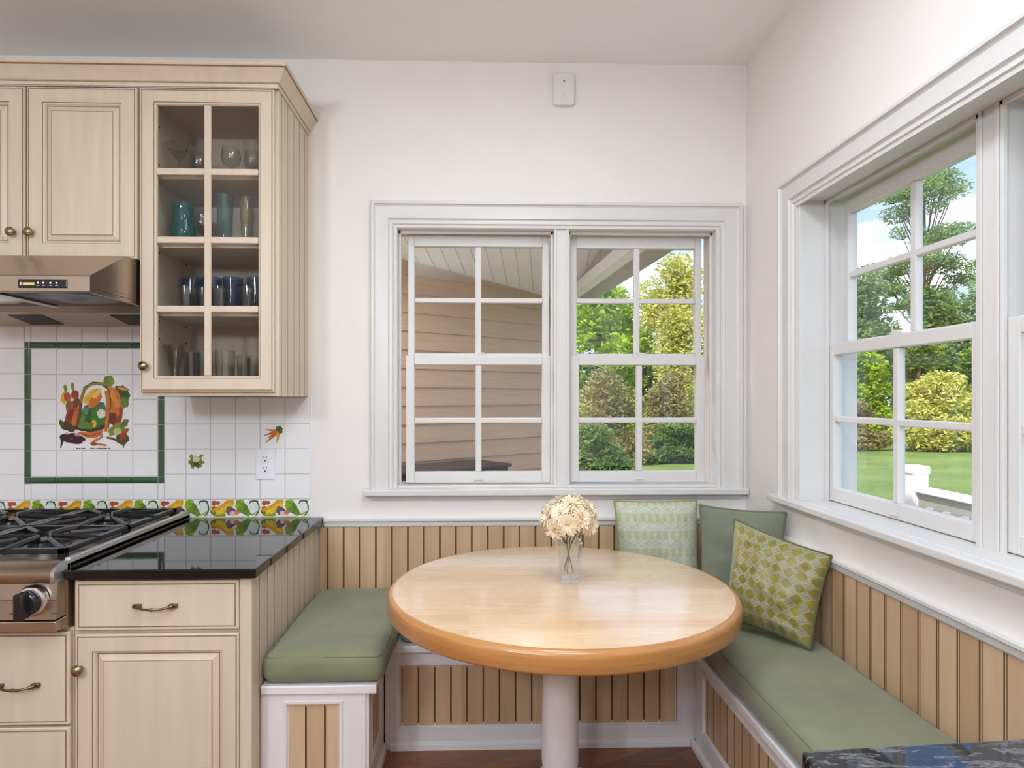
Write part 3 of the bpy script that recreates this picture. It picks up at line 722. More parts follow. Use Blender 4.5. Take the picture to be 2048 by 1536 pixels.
# crown over both
CRP = [(0.0, 2.537), (.006, 2.537), (.008, 2.548), (.010, 2.552), (.014, 2.554), (.022, 2.568), (.034, 2.588), (.041, 2.596), (.041, 2.598), (.046, 2.600), (.049, 2.604), (.049, 2.613), (.0, 2.613)]
CR = MB().sweep([(-0.775, D - .001), (-0.775, YF - .021), (-2.40, YF - .021)], CRP, lambda u, v, p: (u, v, p), mats=[0, 0, 1, 0, 0, 0, 0, 1, 1, 0, 0, 0])
tag(CR.build('crown_moulding', [M['cream'], M['glaze']], None, smooth=30), 'cream crown moulding along the top of the wall cabinets', 'moulding')

# base cabinets
YB = 2.08
C3 = thing('base_cabinet', (-1.0, 2.5, 0), 'cream base cabinet with one drawer, one door and beaded side beside the bench', 'cabinet')
MB().box(-1.283, -0.738, YB, D - .012, 0.0, 0.788).build('body', M['cream'], C3, bevel=.001)
MB().box(-0.760, -0.7225, YB - .016, YB + .022, 0, 0.788).build('corner_stile', M['cream'], C3, bevel=.002)
dd = drawer_mesh(-1.2700, -0.7620, 0.6235, 0.7790, mBack(YB)).build('drawer', [M['cream'], M['glaze']], C3); pull(dd, -1.020, YB - .019, 0.701)
dd = door_mesh(-1.2700, -0.7620, 0.10, 0.6110, mBack(YB), .052).build('door', [M['cream'], M['glaze']], C3); knob(dd, -1.252, YB - .0195, 0.507)
beadpanel(YB + .02, D - .0125, 0.0, 0.788, lambda u, v, p: (-0.738 + p, u, v), 2.146, 0.0780, p=.012, g=.008).build('side_panel', [M['cream'], M['grooveC']], C3)
C4 = thing('drawer_cabinet', (-1.7, 2.5, 0), 'cream drawer cabinet under the rangetop with bronze pulls', 'cabinet')
MB().box(-2.12, -1.284, YB, D - .012, 0.0, 0.628).build('body', M['cream'], C4, bevel=.001)
for z0, z1 in ((0.3285, 0.6200), (0.02, 0.3205)):
    dd = drawer_mesh(-2.1, -1.2875, z0, z1, mBack(YB)).build('drawer', [M['cream'], M['glaze']], C4)
    if z1 > .5:
        pull(dd, -1.444, YB - .019, (z0 + z1) / 2 - .018); pull(dd, -1.93, YB - .019, (z0 + z1) / 2 - .018)
    else:
        pull(dd, -1.444, YB - .019, .15); pull(dd, -1.93, YB - .019, .15)
# countertop
o = MB().box(-1.291, -0.703, 2.040, D - .0125, 0.7885, 0.8185).build('countertop', M['granite'], None, bevel=.004, seg=3)
tag(o, 'polished black granite worktop between the rangetop and the bench', 'countertop')

# ------------------------------------------------------------------ rangetop
RG = thing('rangetop', (-1.70, 2.5, 0.63), 'stainless gas rangetop with black grates set beside the black worktop', 'rangetop')
XL, XRr = -2.115, -1.2945
MB().box(XL, XRr, 2.06, D - .0125, 0.6295, 0.836).build('body', M['tinted_steel'], RG, bevel=.002)
fr = MB()   # bullnose across the front, swept profile
prof = [(2.075, 0.844), (2.045, 0.843), (2.012, 0.834), (1.998, 0.822), (1.996, 0.795), (2.000, 0.789), (2.075, 0.789)]
n = len(prof)
fr.add([(x, y, z) for x in (XL, XRr - .012) for y, z in prof], [(i, (i + 1) % n, n + (i + 1) % n, n + i) for i in range(n)] + [tuple(range(n)), tuple(range(n, 2 * n))])
fr.build('front_bullnose', M['tinted_steel'], RG, smooth=40)
ec = MB(); ec.add([(x, y, z) for x in (XRr - .0119, XRr) for y, z in prof], [(i, (i + 1) % n, n + (i + 1) % n, n + i) for i in range(n)] + [tuple(range(n)), tuple(range(n, 2 * n))])
ec.build('end_cap', M['rail'], RG, smooth=40)
cp = MB()
cp.add([(x, y, z) for x in (XL, XRr - .004) for y, z in [(2.062, .7885), (2.022, .7885), (2.014, .738), (2.010, .676), (2.062, .676)]], [(0, 1, 6, 5), (1, 2, 7, 6), (2, 3, 8, 7), (3, 4, 9, 8), (4, 0, 5, 9), (0, 1, 2, 3, 4), (5, 6, 7, 8, 9)])
cp.box(XL, XRr - .006, 2.0115, 2.016, .7335, .7355, 1)
for kx in (-1.366, -1.541, -1.716, -1.891):
    cp.box(kx + .055, kx + .070, 2.0095, 2.013, .6935, .6965, 1); cp.box(kx - .070, kx - .055, 2.0095, 2.013, .6935, .6965, 1)
cp.build('control_panel', [M['tinted_steel'], M['slot']], RG)
MB().box(XL, XRr + .001, 2.004, 2.062, .640, .672).build('lower_trim', M['tinted_steel'], RG, bevel=.003)
sr = MB().box(XRr - .018, XRr, 2.075, D - .014, .819, .8505); sr.build('side_rail', M['rail'], RG, bevel=.003)
for kx in (-1.366, -1.541, -1.716, -1.891):
    kz = .735
    k = MB().lathe([(.048, 0), (.048, -.006), (.043, -.016), (.037, -.018), (.037, 0)], (kx, 2.013, kz), 28, axis='Y').build('knob_bezel', M['chrome'], RG, smooth=40)
    kb = MB().lathe([(.033, -.014), (.037, -.020), (.036, -.034), (.031, -.041), (.0005, -.043)], (kx, 2.013, kz), 28, axis='Y')
    kb.box(kx - .014, kx + .014, 2.013 - .070, 2.013 - .030, kz - .040, kz + .037)
    kb.build('control_knob', M['blackpl'], RG, smooth=40, bevel=.004)
def grate(x0, x1, y0, y1, z=.872):
    g = MB(); t = .011; zt = z; zb = z - .020
    for (a0, a1, b0, b1) in ((x0, x0 + 2 * t, y0, y1), (x1 - 2 * t, x1, y0, y1), (x0, x1, y0, y0 + 2 * t), (x0, x1, y1 - 2 * t, y1), (x0, x1, (y0 + y1) / 2 - t, (y0 + y1) / 2 + t)):
        g.box(a0, a1, b0, b1, zb, zt - .004)
    cx_ = (x0 + x1) / 2
    for cy_ in (y0 + (y1 - y0) * .25, y0 + (y1 - y0) * .75):
        hy = (y1 - y0) * .25; hx = (x1 - x0) / 2
        for dx, dy, L in ((1, 0, hx), (-1, 0, hx), (0, 1, hy), (0, -1, hy)):
            p0 = (cx_ + dx * L, cy_ + dy * L); p1 = (cx_ + dx * .032, cy_ + dy * .032)
            g.tube([(*p0, zt - .012), ((p0[0] + p1[0]) / 2, (p0[1] + p1[1]) / 2, zt - .003), (*p1, zt), (p1[0] - dx * .004, p1[1] - dy * .004, zt - .012)], [.012, .011, .0095, .007], 6)
        for dx in (1, -1):
            for dy in (1, -1):
                p0 = (cx_ + dx * hx * .95, cy_ + dy * hy * .95); p1 = (cx_ + dx * .055, cy_ + dy * .055)
                g.tube([(*p0, zt - .012), (*p1, zt - .002)], [.011, .0085], 6)
    for px_ in (x0 + t, x1 - t):
        for py_ in (y0 + t, (y0 + y1) / 2, y1 - t): g.box(px_ - t, px_ + t, py_ - t, py_ + t, .836, zb)
    g.build('grate', M['black'], RG, smooth=40, bevel=.0025)
    for cy_ in (y0 + (y1 - y0) * .25, y0 + (y1 - y0) * .75):
        bo = MB().lathe([(.085, .836), (.083, .840), (.048, .842), (.046, .852), (.034, .853), (.0005, .853)], (cx_, cy_, 0), 28).build('burner', M['black'], RG, smooth=40)
        MB().lathe([(.036, .853), (.038, .857), (.034, .861), (.0005, .862)], (cx_, cy_, 0), 24).build('burner_cap', M['black'], bo, smooth=40)
grate(-1.720, -1.338, 2.115, 2.885); grate(-2.106, -1.724, 2.115, 2.885)

# ------------------------------------------------------------------ range hood
HD = thing('range_hood', (-1.72, 2.93, 1.665), 'stainless under-cabinet range hood with black control strip', 'range hood')
x0, x1 = -2.125, -1.3075
pr = [(2.425, 1.8795), (2.205, 1.768), (2.200, 1.762), (2.200, 1.712), (2.206, 1.709), (2.216, 1.709), (2.216, 1.735), (2.66, 1.735), (2.70, 1.705), (D - .012, 1.672), (D - .012, 1.8795)]
n = len(pr)
hb = MB(); hb.add([(x, y, z) for x in (x0, x1) for y, z in pr], [(i, (i + 1) % n, n + (i + 1) % n, n + i) for i in range(n)] + [tuple(range(n)), tuple(range(n, 2 * n))])
hb.box(x1 - .012, x1, 2.216, 2.70, 1.709, 1.736); hb.box(x0, x0 + .012, 2.216, 2.70, 1.709, 1.736)
hb.build('hood_shell', M['tinted_steel'], HD, smooth=20)
MB().box(x1, x1 + .001, 2.24, 2.6, 1.722, 1.724).build('side_seam', M['slot'], HD)
cpn = MB().box(-1.543, -1.381, 2.1965, 2.2025, 1.722, 1.752).build('control_strip', M['blackpl'], HD, bevel=.003)
MB().box(-1.525, -1.488, 2.1955, 2.197, 1.732, 1.740).build('amber_display', M['led'], cpn)
for k, xx in enumerate((-1.476, -1.458, -1.435, -1.415)):
    MB().lathe([(.0035, 0), (.0035, -.001)], (xx, 2.1968, 1.739), 10, axis='Y').build('button', M['plastic2'], cpn)
    MB().box(xx - .004, xx + .004, 2.1958, 2.197, 1.7295, 1.7310).build('button_mark', M['plastic2'], cpn)
MB().box(-1.535, -1.530, 2.1958, 2.197, 1.731, 1.741).build('button', M['plastic2'], cpn)
for xx, gm in ((-1.87, 'chrome'), (-1.50, 'blackpl')):
    MB().box(xx - .17, xx + .17, 2.26, 2.63, 1.722, 1.7345).build('filter', M['blackdk'], HD, bevel=.004)
    MB().lathe([(.03, 1.7075), (.05, 1.713), (.14, 1.7218)], (xx, 2.44, 0), 28).build('fan_guard', M[gm], HD, smooth=40)
MB().box(-1.712, -1.678, 2.30, 2.62, 1.714, 1.7345).build('filter_clip', M['chrome'], HD, bevel=.003)
def onslope(y): return 1.705 + (y - 2.70) / (D - .012 - 2.70) * (1.672 - 1.705)
for a, b in ((-1.965, -1.822), (-1.545, -1.400)):
    v = MB(); v.hexa([(a, 2.735, onslope(2.735) - .003), (b, 2.735, onslope(2.735) - .003), (b, 2.88, onslope(2.88) - .003), (a, 2.88, onslope(2.88) - .003), (a, 2.735, onslope(2.735) + .004), (b, 2.735, onslope(2.735) + .004), (b, 2.88, onslope(2.88) + .004), (a, 2.88, onslope(2.88) + .004)])
    v.build('lamp_cover', M['blackdk'], HD, bevel=.004)

# ------------------------------------------------------------------ banquette benches
def frame_panel(bench, mapf, u0, u1, v1, hole, start, sideboard=True, base=0.0):
    a0, a1, b0, b1 = hole
    fm = MB(); t = .016
    for r_ in ((u0, a0, base, v1), (a1, u1, base, v1), (a0, a1, base, b0), (a0, a1, b1, v1)): fm.prism(rect(*r_), mapf, 0, t)
    fm.build('frame', M['white2'], bench)
    MB().sweep(rect(a0, a1, b0, b1), [(-.012, t), (-.010, t + .003), (-.002, t + .002), (.002, t - .006), (.006, t - .010), (.012, .004)], mapf, True).build('panel_moulding', M['white2'], bench, smooth=30)
    beadpanel(a0 + .0005, a1 - .0005, b0 + .0005, b1 - .0005, mapf, start, .0627, p=.008, g=.0065).build('beadboard', [M['bead'], M['groove']], bench, recalc=False)
# back bench
BB = thing('banquette_bench', (0.23, 2.7, 0), 'white bench with tan beadboard panel along the back wall under the table', 'bench')
MB().box(-0.3655, 0.845, 2.512, D - .012, 0, 0.382).build('carcass', M['white2'], BB)
frame_panel(BB, mBack(2.512), -0.3655, 0.845, .382, (-0.312, 0.776, 0.083, 0.322), -0.238)
MB().box(-0.3415, 0.846, 2.462, D - .0115, 0.3825, 0.410).build('seat_board', M['white2'], BB, bevel=.004)
MB().sweep([(-0.345, 0.0), (0.817, 0.0)], [(0, .016), (0, .030), (.018, .028), (.030, .016)], mBack(2.512)).build('shoe_moulding', M['white2'], BB)
# left bench
BL = thing('banquette_bench', (-0.55, 2.5, 0), 'short white bench leg with narrow beadboard panel beside the cream base cabinet', 'bench')
MB().box(-0.724, -0.386, 2.168, D - .012, 0, 0.376).build('carcass', M['white2'], BL)
frame_panel(BL, mBack(2.168), -0.724, -0.380, .376, (-0.639, -0.466, 0.07, 0.340), -0.578)
mL = lambda u, v, p: (-0.386 + p, u, v)
frame_panel(BL, mL, 2.160, 2.495, .376, (2.225, 2.430, 0.11, 0.318), 2.30)
MB().box(-0.7225, -0.342, 2.142, D - .0115, 0.3765, 0.405).build('seat_board', M['white2'], BL, bevel=.004)
MB().sweep([(2.17, 0.0), (2.495, 0.0)], [(0, .016), (0, .030), (.018, .028), (.030, .016)], mL).build('shoe_moulding', M['white2'], BL)
# right bench
BRr = thing('banquette_bench', (1.02, 1.75, 0), 'long white bench with beadboard front under the right window', 'bench')
MB().box(0.848, XR - .012, 1.02, 2.46, 0, 0.378).build('carcass', M['white2'], BRr)
mR2 = mRight(0.848)
frame_panel(BRr, mR2, 1.02, 2.460, .378, (1.06, 2.385, 0.104, 0.322), 2.297)
MB().box(0.806, XR - .0115, 1.015, 2.461, 0.3785, 0.404).build('seat_board', M['white2'], BRr, bevel=.004)
MB().sweep([(1.02, 0.0), (2.495, 0.0)], [(0, .016), (0, .030), (.018, .028), (.030, .016)], mR2).build('shoe_moulding', M['white2'], BRr)

def cushion(name, x0, x1, y0, y1, z0, z1, r, label, seed, crown=.008):
    mb = MB(); n = 30; idx = {}
    c = Vector(((x0 + x1) / 2, (y0 + y1) / 2, (z0 + z1) / 2)); h = Vector(((x1 - x0) / 2, (y1 - y0) / 2, (z1 - z0) / 2))
    def pt(a, b, d):
        k = (round(a, 5), round(b, 5), round(d, 5))
        if k in idx: return idx[k]
        q = Vector((a * h.x, b * h.y, d * h.z)); inn = Vector((max(-h.x + r, min(h.x - r, q.x)), max(-h.y + r, min(h.y - r, q.y)), max(-h.z + r, min(h.z - r, q.z))))
        e = q - inn
        if e.length > 1e-9: q = inn + e.normalized() * r
        if d > -0.99:
            q.z += crown * max(0, (1 - abs(a) ** 4)) * max(0, (1 - abs(b) ** 6)) * (d > 0) * d
            p = c + q; nn = noise.noise(p * 9 + Vector((seed, 0, 0))) * .004 + noise.noise(Vector((p.x * 28, p.y * 10, p.z * 10 + seed))) * .0018
            q += (e.normalized() if e.length > 1e-9 else Vector((0, 0, 1 if d > 0 else 0))) * nn
        idx[k] = len(mb.v); mb.v.append(tuple(c + q)); return idx[k]
    def ts(hh, m):   # denser near the rounded edges
        e = r / hh; L = [-1 + e * (1 - math.cos(math.pi / 2 * k / 5)) for k in range(5)]
        mid = [(-1 + e) + (2 - 2 * e) * k / m for k in range(m + 1)]
        return L + mid + [-x for x in L[::-1]]
    tx, ty, tz = ts(h.x, max(6, int(h.x / .02))), ts(h.y, max(6, int(h.y / .02))), ts(h.z, 2)
    def face(A_, B_, fn):
        for a0, a1 in zip(A_, A_[1:]):
            for b0, b1 in zip(B_, B_[1:]): mb.f.append([fn(a0, b0), fn(a1, b0), fn(a1, b1), fn(a0, b1)]); mb.m.append(0)
    for s_ in (-1, 1):
        face(tx, ty, lambda a, b: pt(a, b, s_)); face(tx, tz, lambda a, b: pt(a, s_, b)); face(ty, tz, lambda a, b: pt(s_, a, b))
    T = thing(name, (c.x, c.y, z0), label, 'cushion')
    mb.build('cushion_cover', M['sage'], T, smooth=60)
    # welt along the upper edge
    rr = r * .30; zz = z1 - r * .28
    def loop(rr_, z_):
        o_ = r; P_ = []
        for cx_, cy_, a0 in ((x1 - o_, y1 - o_, 0), (x0 + o_, y1 - o_, 90), (x0 + o_, y0 + o_, 180), (x1 - o_, y0 + o_, 270)):
            P_ += [(cx_ + (o_ - rr_) * math.cos(R(a0 + k * 15)), cy_ + (o_ - rr_) * math.sin(R(a0 + k * 15)), z_) for k in range(7)]
        return P_
    MB().tube(loop(r * .28, z1 - r * .30), .0022, 6, closed=True).build('welt_seam', M['seam'], T, smooth=60)
    return T
cushion('seat_cushion', -0.722, -0.315, 2.138, 2.905, 0.4065, 0.508, .040, 'sage green seat cushion on the short left bench', 1)
cushion('seat_cushion', -0.305, 1.205, 2.475, 2.905, 0.4115, 0.500, .030, 'sage green seat cushion along the back wall behind the table', 2)
cushion('seat_cushion', 0.806, 1.207, 1.02, 2.468, 0.4055, 0.500, .040, 'long sage green seat cushion on the right bench under the window', 3)

# ------------------------------------------------------------------ pillows
def pillow(name, C, T, label, m, seed, pipe=None, wr=.006, n=34):
    """C: corners top-left, top-right, bottom-right, bottom-left seen from the front"""
    C = [Vector(c) for c in C]; mb = MB(); mb.uv = []
    nrm = (C[1] - C[0]).cross(C[3] - C[0]).normalized()   # away from the viewer is negative
    if nrm.y > 0: nrm = -nrm
    def base(u, v):
        s_, t_ = (u + 1) / 2, (v + 1) / 2
        k = .06 if seed == 33 else .045
        us = u * (1 - k * (1 - v * v)); vs = v * (1 - k * (1 - u * u))
        s_, t_ = (us + 1) / 2, (vs + 1) / 2
        return (C[3] * (1 - s_) + C[2] * s_) * (1 - t_) + (C[0] * (1 - s_) + C[1] * s_) * t_
    g = [math.sin(math.pi / 2 * (-1 + 2 * k / n)) for k in range(n + 1)]
    for sd in (1, -1):
        o = len(mb.v)
        for v in g:
            for u in g:
                th = T / 2 * ((1 - abs(u) ** 2.6) * (1 - abs(v) ** 2.6)) ** .55
                p = base(u, v); q = p + nrm * th * sd
                w = noise.noise(Vector((u * 3.2 + seed, v * 3.2, seed))) * wr * 1.5 + noise.noise(Vector((u * 3 + v * 2 + seed, v * 11, seed + 3))) * wr
                if seed == 33: w += .006 * math.sin(15 * (v + u * .3) + 4 * noise.noise(Vector((u * 2, v * 2, 7)))) * max(0, u + .3) * max(0, .4 - v)
                q += nrm * w * sd * (1 - u ** 4) * (1 - v ** 4)
                mb.v.append(tuple(q)); mb.uv.append(((u + 1) / 2, (v + 1) / 2))
        for j in range(n):
            for i in range(n):
                a = o + j * (n + 1) + i; mb.f.append([a, a + 1, a + n + 2, a + n + 1]); mb.m.append(0)
    low = min(v[2] for v in mb.v)
    c = sum(C, Vector()) / 4
    Tt = thing(name, (c.x, c.y, low), label, 'pillow')
    mb.build('pillow_cover', m, Tt, smooth=70)
    L = []
    for k in range(n): L.append(base(g[k], -1))
    for k in range(n): L.append(base(1, g[k]))
    for k in range(n): L.append(base(g[n - k], 1))
    for k in range(n): L.append(base(-1, g[n - k]))
    MB().tube(L, .0055, 7, closed=True).build('piping', pipe or M['piping'], Tt, smooth=60)
    return Tt
pillow('throw_pillow', [(0.594, 2.835, .900), (0.958, 2.835, .900), (0.946, 2.765, .512), (0.606, 2.765, .512)], .12, 'pale sage patterned pillow leaning on the back wall, left of the others', M['pale'], 11, fabric('pale_piping', srgb(150, 150, 96)))
pillow('throw_pillow', [(0.944, 2.742, .893), (1.196, 2.490, .905), (1.160, 2.470, .535), (0.930, 2.680, .512)], .10, 'plain sage green pillow in the corner behind the diamond pillow', M['sage2'], 21, M['seam'])
pillow('throw_pillow', [(0.985, 2.470, .885), (1.197, 2.165, .815), (1.098, 2.118, .520), (0.905, 2.360, .540)], .15, 'olive and grey diamond patterned pillow with dark piping on the right bench', M['harl'], 33, wr=.012)

# ------------------------------------------------------------------ table
TX, TY, TR, TZ = 0.2655, 2.134, 0.566, 0.735
TB = thing('pedestal_table', (TX, TY, 0), 'round butcher block table on a white turned pedestal', 'table')
prof = [(0.0005, TZ - .064), (TR - .012, TZ - .064), (TR - .004, TZ - .061), (TR, TZ - .054), (TR, TZ - .020)]
prof += [(TR - .018 + .018 * math.cos(R(a)), TZ - .018 + .018 * math.sin(R(a))) for a in (15, 30, 45, 60, 75, 90)]
SEG = 128
b = MB(); b.lathe(prof, (0, 0, 0), SEG, 1, cap=False)
k = len(prof); base = (k - 1) * SEG
b.f.append([base + i for i in range(SEG)]); b.m.append(0)
o = b.build('tabletop', [M['maple'], M['edge']], None, smooth=40)
o.location = (TX, TY, 0); o.parent = TB; o.location = (0, 0, 0)
MB().lathe([(.20, TZ - .090), (.20, TZ - .0645)], (TX, TY, 0), 32).build('mounting_plate', M['white2'], TB)
MB().lathe([(.058, .07), (.070, .075), (.078, .09), (.074, .105), (.060, .115), (.058, .13), (.061, .16), (.0605, .26), (.059, .34), (.056, .44), (.052, .52), (.049, .575), (.048, .592), (.052, .598), (.056, .604), (.052, .612), (.050, .618), (.058, .626), (.066, .634), (.068, .6445)], (TX, TY, 0), 48).build('pedestal_column', M['white2'], TB, smooth=40)
for a in (0, 90, 180, 270):
    ca, sa = math.cos(R(a)), math.sin(R(a)); ft = MB()
    def fp(r_, w, z): return [(TX + ca * r_ - sa * w, TY + sa * r_ + ca * w, z), (TX + ca * r_ + sa * w, TY + sa * r_ - ca * w, z)]
    secs = [(.0, .032, .02, .12), (.08, .032, .02, .11), (.18, .028, .012, .075), (.27, .026, .0, .045), (.29, .024, .0, .03)]
    V = []
    for r_, w, z0, z1 in secs: V += fp(r_, w, z0) + fp(r_, w, z1)[::-1]
    fs = [(0, 1, 2, 3), tuple(4 * (len(secs) - 1) + i for i in range(4))]
    for i in range(len(secs) - 1):
        for j in range(4): fs.append((4 * i + j, 4 * i + (j + 1) % 4, 4 * i + 4 + (j + 1) % 4, 4 * i + 4 + j))
    ft.add(V, fs); ft.build('foot', M['white2'], TB, bevel=.006)

# vase and flowers
VX, VY = 0.2975, 2.158
VA = thing('glass_vase', (VX, VY, TZ), 'clear faceted glass vase of cream flowers on the round table', 'vase')
vz = TZ + .0005
def ring4(hw, z, ch=.25):
    c_ = hw * ch; return [(VX + x, VY + y, z) for x, y in ((hw, -hw + c_), (hw, hw - c_), (hw - c_, hw), (-hw + c_, hw), (-hw, hw - c_), (-hw, -hw + c_), (-hw + c_, -hw), (hw - c_, -hw))]
v = MB(); rings = [ring4(.0285, vz), ring4(.0295, vz + .003), ring4(.0300, vz + .012), ring4(.0420, vz + .134), ring4(.0425, vz + .138), ring4(.0390, vz + .138), ring4(.0385, vz + .134), ring4(.0265, vz + .022), ring4(.0255, vz + .018)]
V = sum(rings, []); fs = [tuple(range(8))[::-1], tuple(8 * (len(rings) - 1) + i for i in range(8))]
for i in range(len(rings) - 1): fs += [(8 * i + j, 8 * i + (j + 1) % 8, 8 * i + 8 + (j + 1) % 8, 8 * i + 8 + j) for j in range(8)]
v.add(V, fs); v.build('vase_body', M['vaseg'], VA)
rf = random.Random(5)
heads = []
for k in range(22):
    ph = math.acos(1 - 1.42 * (k + .5) / 22); th = k * 2.39996
    heads.append(Vector((math.sin(ph) * math.cos(th), math.sin(ph) * math.sin(th), math.cos(ph))))
cen = Vector((VX, VY, .945))
for k, dv in enumerate(heads):
    hp = cen + Vector((dv.x * .080, dv.y * .080, dv.z * .064)) + Vector((rf.uniform(-.005, .005), rf.uniform(-.005, .005), rf.uniform(-.005, .005)))
    fl = thing('cream_flower', hp, 'cream many-petalled flower in the bouquet in the glass vase', 'flower', 'cream flowers in the vase')
    ax = dv.normalized(); e1 = ax.orthogonal().normalized(); e2 = ax.cross(e1)
    pb = MB()
    rad = rf.uniform(.034, .042)
    for ri, (np_, el, L) in enumerate(((24, 2, 1.0), (24, 22, .96), (20, 42, .84), (16, 60, .66), (10, 76, .45))):
        for j in range(np_):
            a = 2 * math.pi * (j + .5 * (ri % 2)) / np_ + rf.uniform(-.12, .12); e = R(el + rf.uniform(-10, 10)); l = rad * L * rf.uniform(.85, 1.1)
            d1 = (e1 * math.cos(a) + e2 * math.sin(a)); t1 = ax.cross(d1)
            def P(f_, w, lift): return hp + (d1 * math.cos(e) + ax * math.sin(e)) * (f_ * l) + ax * lift + t1 * w
            w = rad * .078
            pb.add([P(.1, -w * .5, 0), P(.1, w * .5, 0), P(.6, w, .003), P(.6, -w, .003), P(1.0, w * .6, -.004), P(1.0, -w * .6, -.004)], [(0, 1, 2, 3), (3, 2, 4, 5)])
    pb.build('petals', M['petal'], fl, smooth=60, recalc=False)
    cb = MB(); cb.lathe([(.0005, -.006), (.007, -.003), (.008, .002), (.005, .007), (.0005, .009)], (0, 0, 0), 10)
    rm = Matrix((e1, e2, ax)).transposed()
    cb.v = [tuple(hp + rm @ Vector(q)) for q in cb.v]
    cb.build('flower_centre', M['petalc'], fl, smooth=60)
    foot = Vector((VX - dv.x * .020, VY - dv.y * .018, vz + .030 + .01 * (k % 3))); mid = Vector((VX + dv.x * .010, VY + dv.y * .010, vz + .125))
    if k % 4 == 0: MB().tube([hp - ax * .004, (hp + mid) / 2, mid, foot], .0016, 6).build('stem', M['stem'], fl, smooth=60)
    else: MB().tube([hp - ax * .004, (hp * 0.4 + mid * 0.6)], .0016, 5).build('stem', M['stem'], fl, smooth=60)

# ------------------------------------------------------------------ glassware
def gl(name, label, x, y, z, prof, mat, cat, seg=24, group=None):
    r_, zz = zip(*prof)
    o = MB().lathe(prof, (0, 0, 0), seg, cap=False).build(name, mat, None, smooth=50)
    o.location = (x, y, z + .0004); return tag(o, label, cat, group)
def tumbler(rb, rt, h, t=.002): return [(.0005, 0), (rb, 0), (rb + (rt - rb) * .5, h * .5), (rt, h), (rt - t, h), (rb - t, .008), (.0005, .008)]
def wine(rb, h, foot=.032):
    return [(.0005, 0), (foot, 0), (foot, .002), (.006, .006), (.004, .012), (.0035, h * .42), (.010, h * .46), (rb * .8, h * .56), (rb, h * .72), (rb * .82, h), (rb * .82 - .0015, h), (rb - .0015, h * .72), (rb * .8 - .0015, h * .57), (.008, h * .475), (.0005, h * .47)]
def gx(px, y): a = (px - 996) / F; c_, s_ = math.cos(TH), math.sin(TH); return (s_ + a * c_) / (c_ - a * s_) * y
mart = [(.0005, 0), (.034, 0), (.034, .002), (.006, .006), (.0035, .012), (.0035, .085), (.008, .090), (.055, .150), (.0535, .150), (.007, .093), (.0005, .092)]
S4, S3, S2, S1 = sh[3], sh[2], sh[1], sh[0]
gl('martini_glass', 'martini glass at the left of the top cabinet shelf', gx(358, 2.64), 2.64, S4, mart, M['clear'], 'glass')
gl('wine_glass', 'wine glass just right of the martini glass on the top shelf', gx(397, 2.74), 2.74, S4, wine(.040, .155), M['clear'], 'glass')
gl('wine_glass', 'wine glass in the middle of the right top shelf pane', gx(462, 2.66), 2.66, S4, wine(.040, .150), M['clear'], 'glass')
gl('wine_glass', 'wine glass at the right end of the top cabinet shelf', gx(505, 2.72), 2.72, S4, wine(.037, .160), M['clear'], 'glass')
pit = [(.0005, 0), (.040, 0), (.047, .02), (.047, .075), (.040, .105), (.042, .160), (.046, .178), (.0445, .178), (.040, .160), (.038, .106), (.045, .075), (.045, .022), (.038, .006), (.0005, .006)]
gl('teal_pitcher', 'teal blue glass pitcher on the second shelf', gx(367, 2.64), 2.64, S3, pit, M['teal'], 'pitcher')
gl('water_goblet', 'clear goblet standing right behind the teal pitcher', gx(405, 2.72), 2.72, S3, wine(.036, .175), M['clear'], 'glass')
gl('tall_glass', 'tall sea green tinted glass on the second shelf', gx(450, 2.64), 2.64, S3, [(.0005, 0), (.024, 0), (.026, .01), (.030, .12), (.034, .215), (.032, .215), (.028, .12), (.022, .014), (.0005, .012)], M['seag'], 'glass')
gl('flute_glass', 'slender yellow tinted flute right of the sea green glass', gx(494, 2.64), 2.64, S3, [(.0005, 0), (.016, 0), (.013, .012), (.022, .06), (.027, .14), (.025, .212), (.0235, .212), (.0255, .14), (.020, .06), (.009, .02), (.0005, .018)], M['yelg'], 'glass')
for k, px in enumerate((384, 424, 466, 514)):
    gl('blue_tumbler', ('blue glass tumbler behind the clear one, left pane of third shelf', 'blue glass tumbler half hidden by the door bar on the third shelf', 'blue glass tumbler in the middle of the right third shelf pane', 'blue glass tumbler at the right end of the third shelf')[k],
       gx(px, 2.80), 2.80, S2, tumbler(.036, .042, .178), M['blueg'], 'glass', group='blue tumblers on the third shelf')
for k, (px, y) in enumerate(((372, 2.64), (408, 2.68), (440, 2.63), (497, 2.63))):
    gl('clear_tumbler', ('clear tumbler at the left of the third shelf', 'clear tumbler beside the door bar, left pane of the third shelf', 'clear tumbler beside the door bar, right pane of third shelf', 'clear tumbler at the right of the third shelf')[k],
       gx(px, y), y, S2, tumbler(.030, .035, .112), M['clear'], 'glass', group='clear tumblers on the third shelf')
gl('fluted_vase', 'flared clear glass vase at the left of the bottom shelf', gx(350, 2.64), 2.64, S1, [(.0005, 0), (.024, 0), (.016, .02), (.020, .06), (.046, .150), (.044, .150), (.018, .062), (.012, .026), (.0005, .024)], M['clear'], 'vase')
for k, (px, y, rr_, h_) in enumerate(((383, 2.72, .034, .125), (410, 2.64, .033, .125), (450, 2.63, .040, .128), (488, 2.72, .030, .112), (507, 2.63, .027, .095))):
    gl('clear_tumbler', ('clear tumbler right of the flared vase on the bottom shelf', 'clear tumbler against the door bar on the bottom shelf', 'widest clear tumbler on the bottom shelf', 'clear tumbler behind the smallest one on the bottom shelf', 'smallest clear tumbler at the right of the bottom shelf')[k],
       gx(px, y), y, S1, tumbler(rr_ * .9, rr_, h_), M['clear'], 'glass', group='clear tumblers on the bottom shelf')

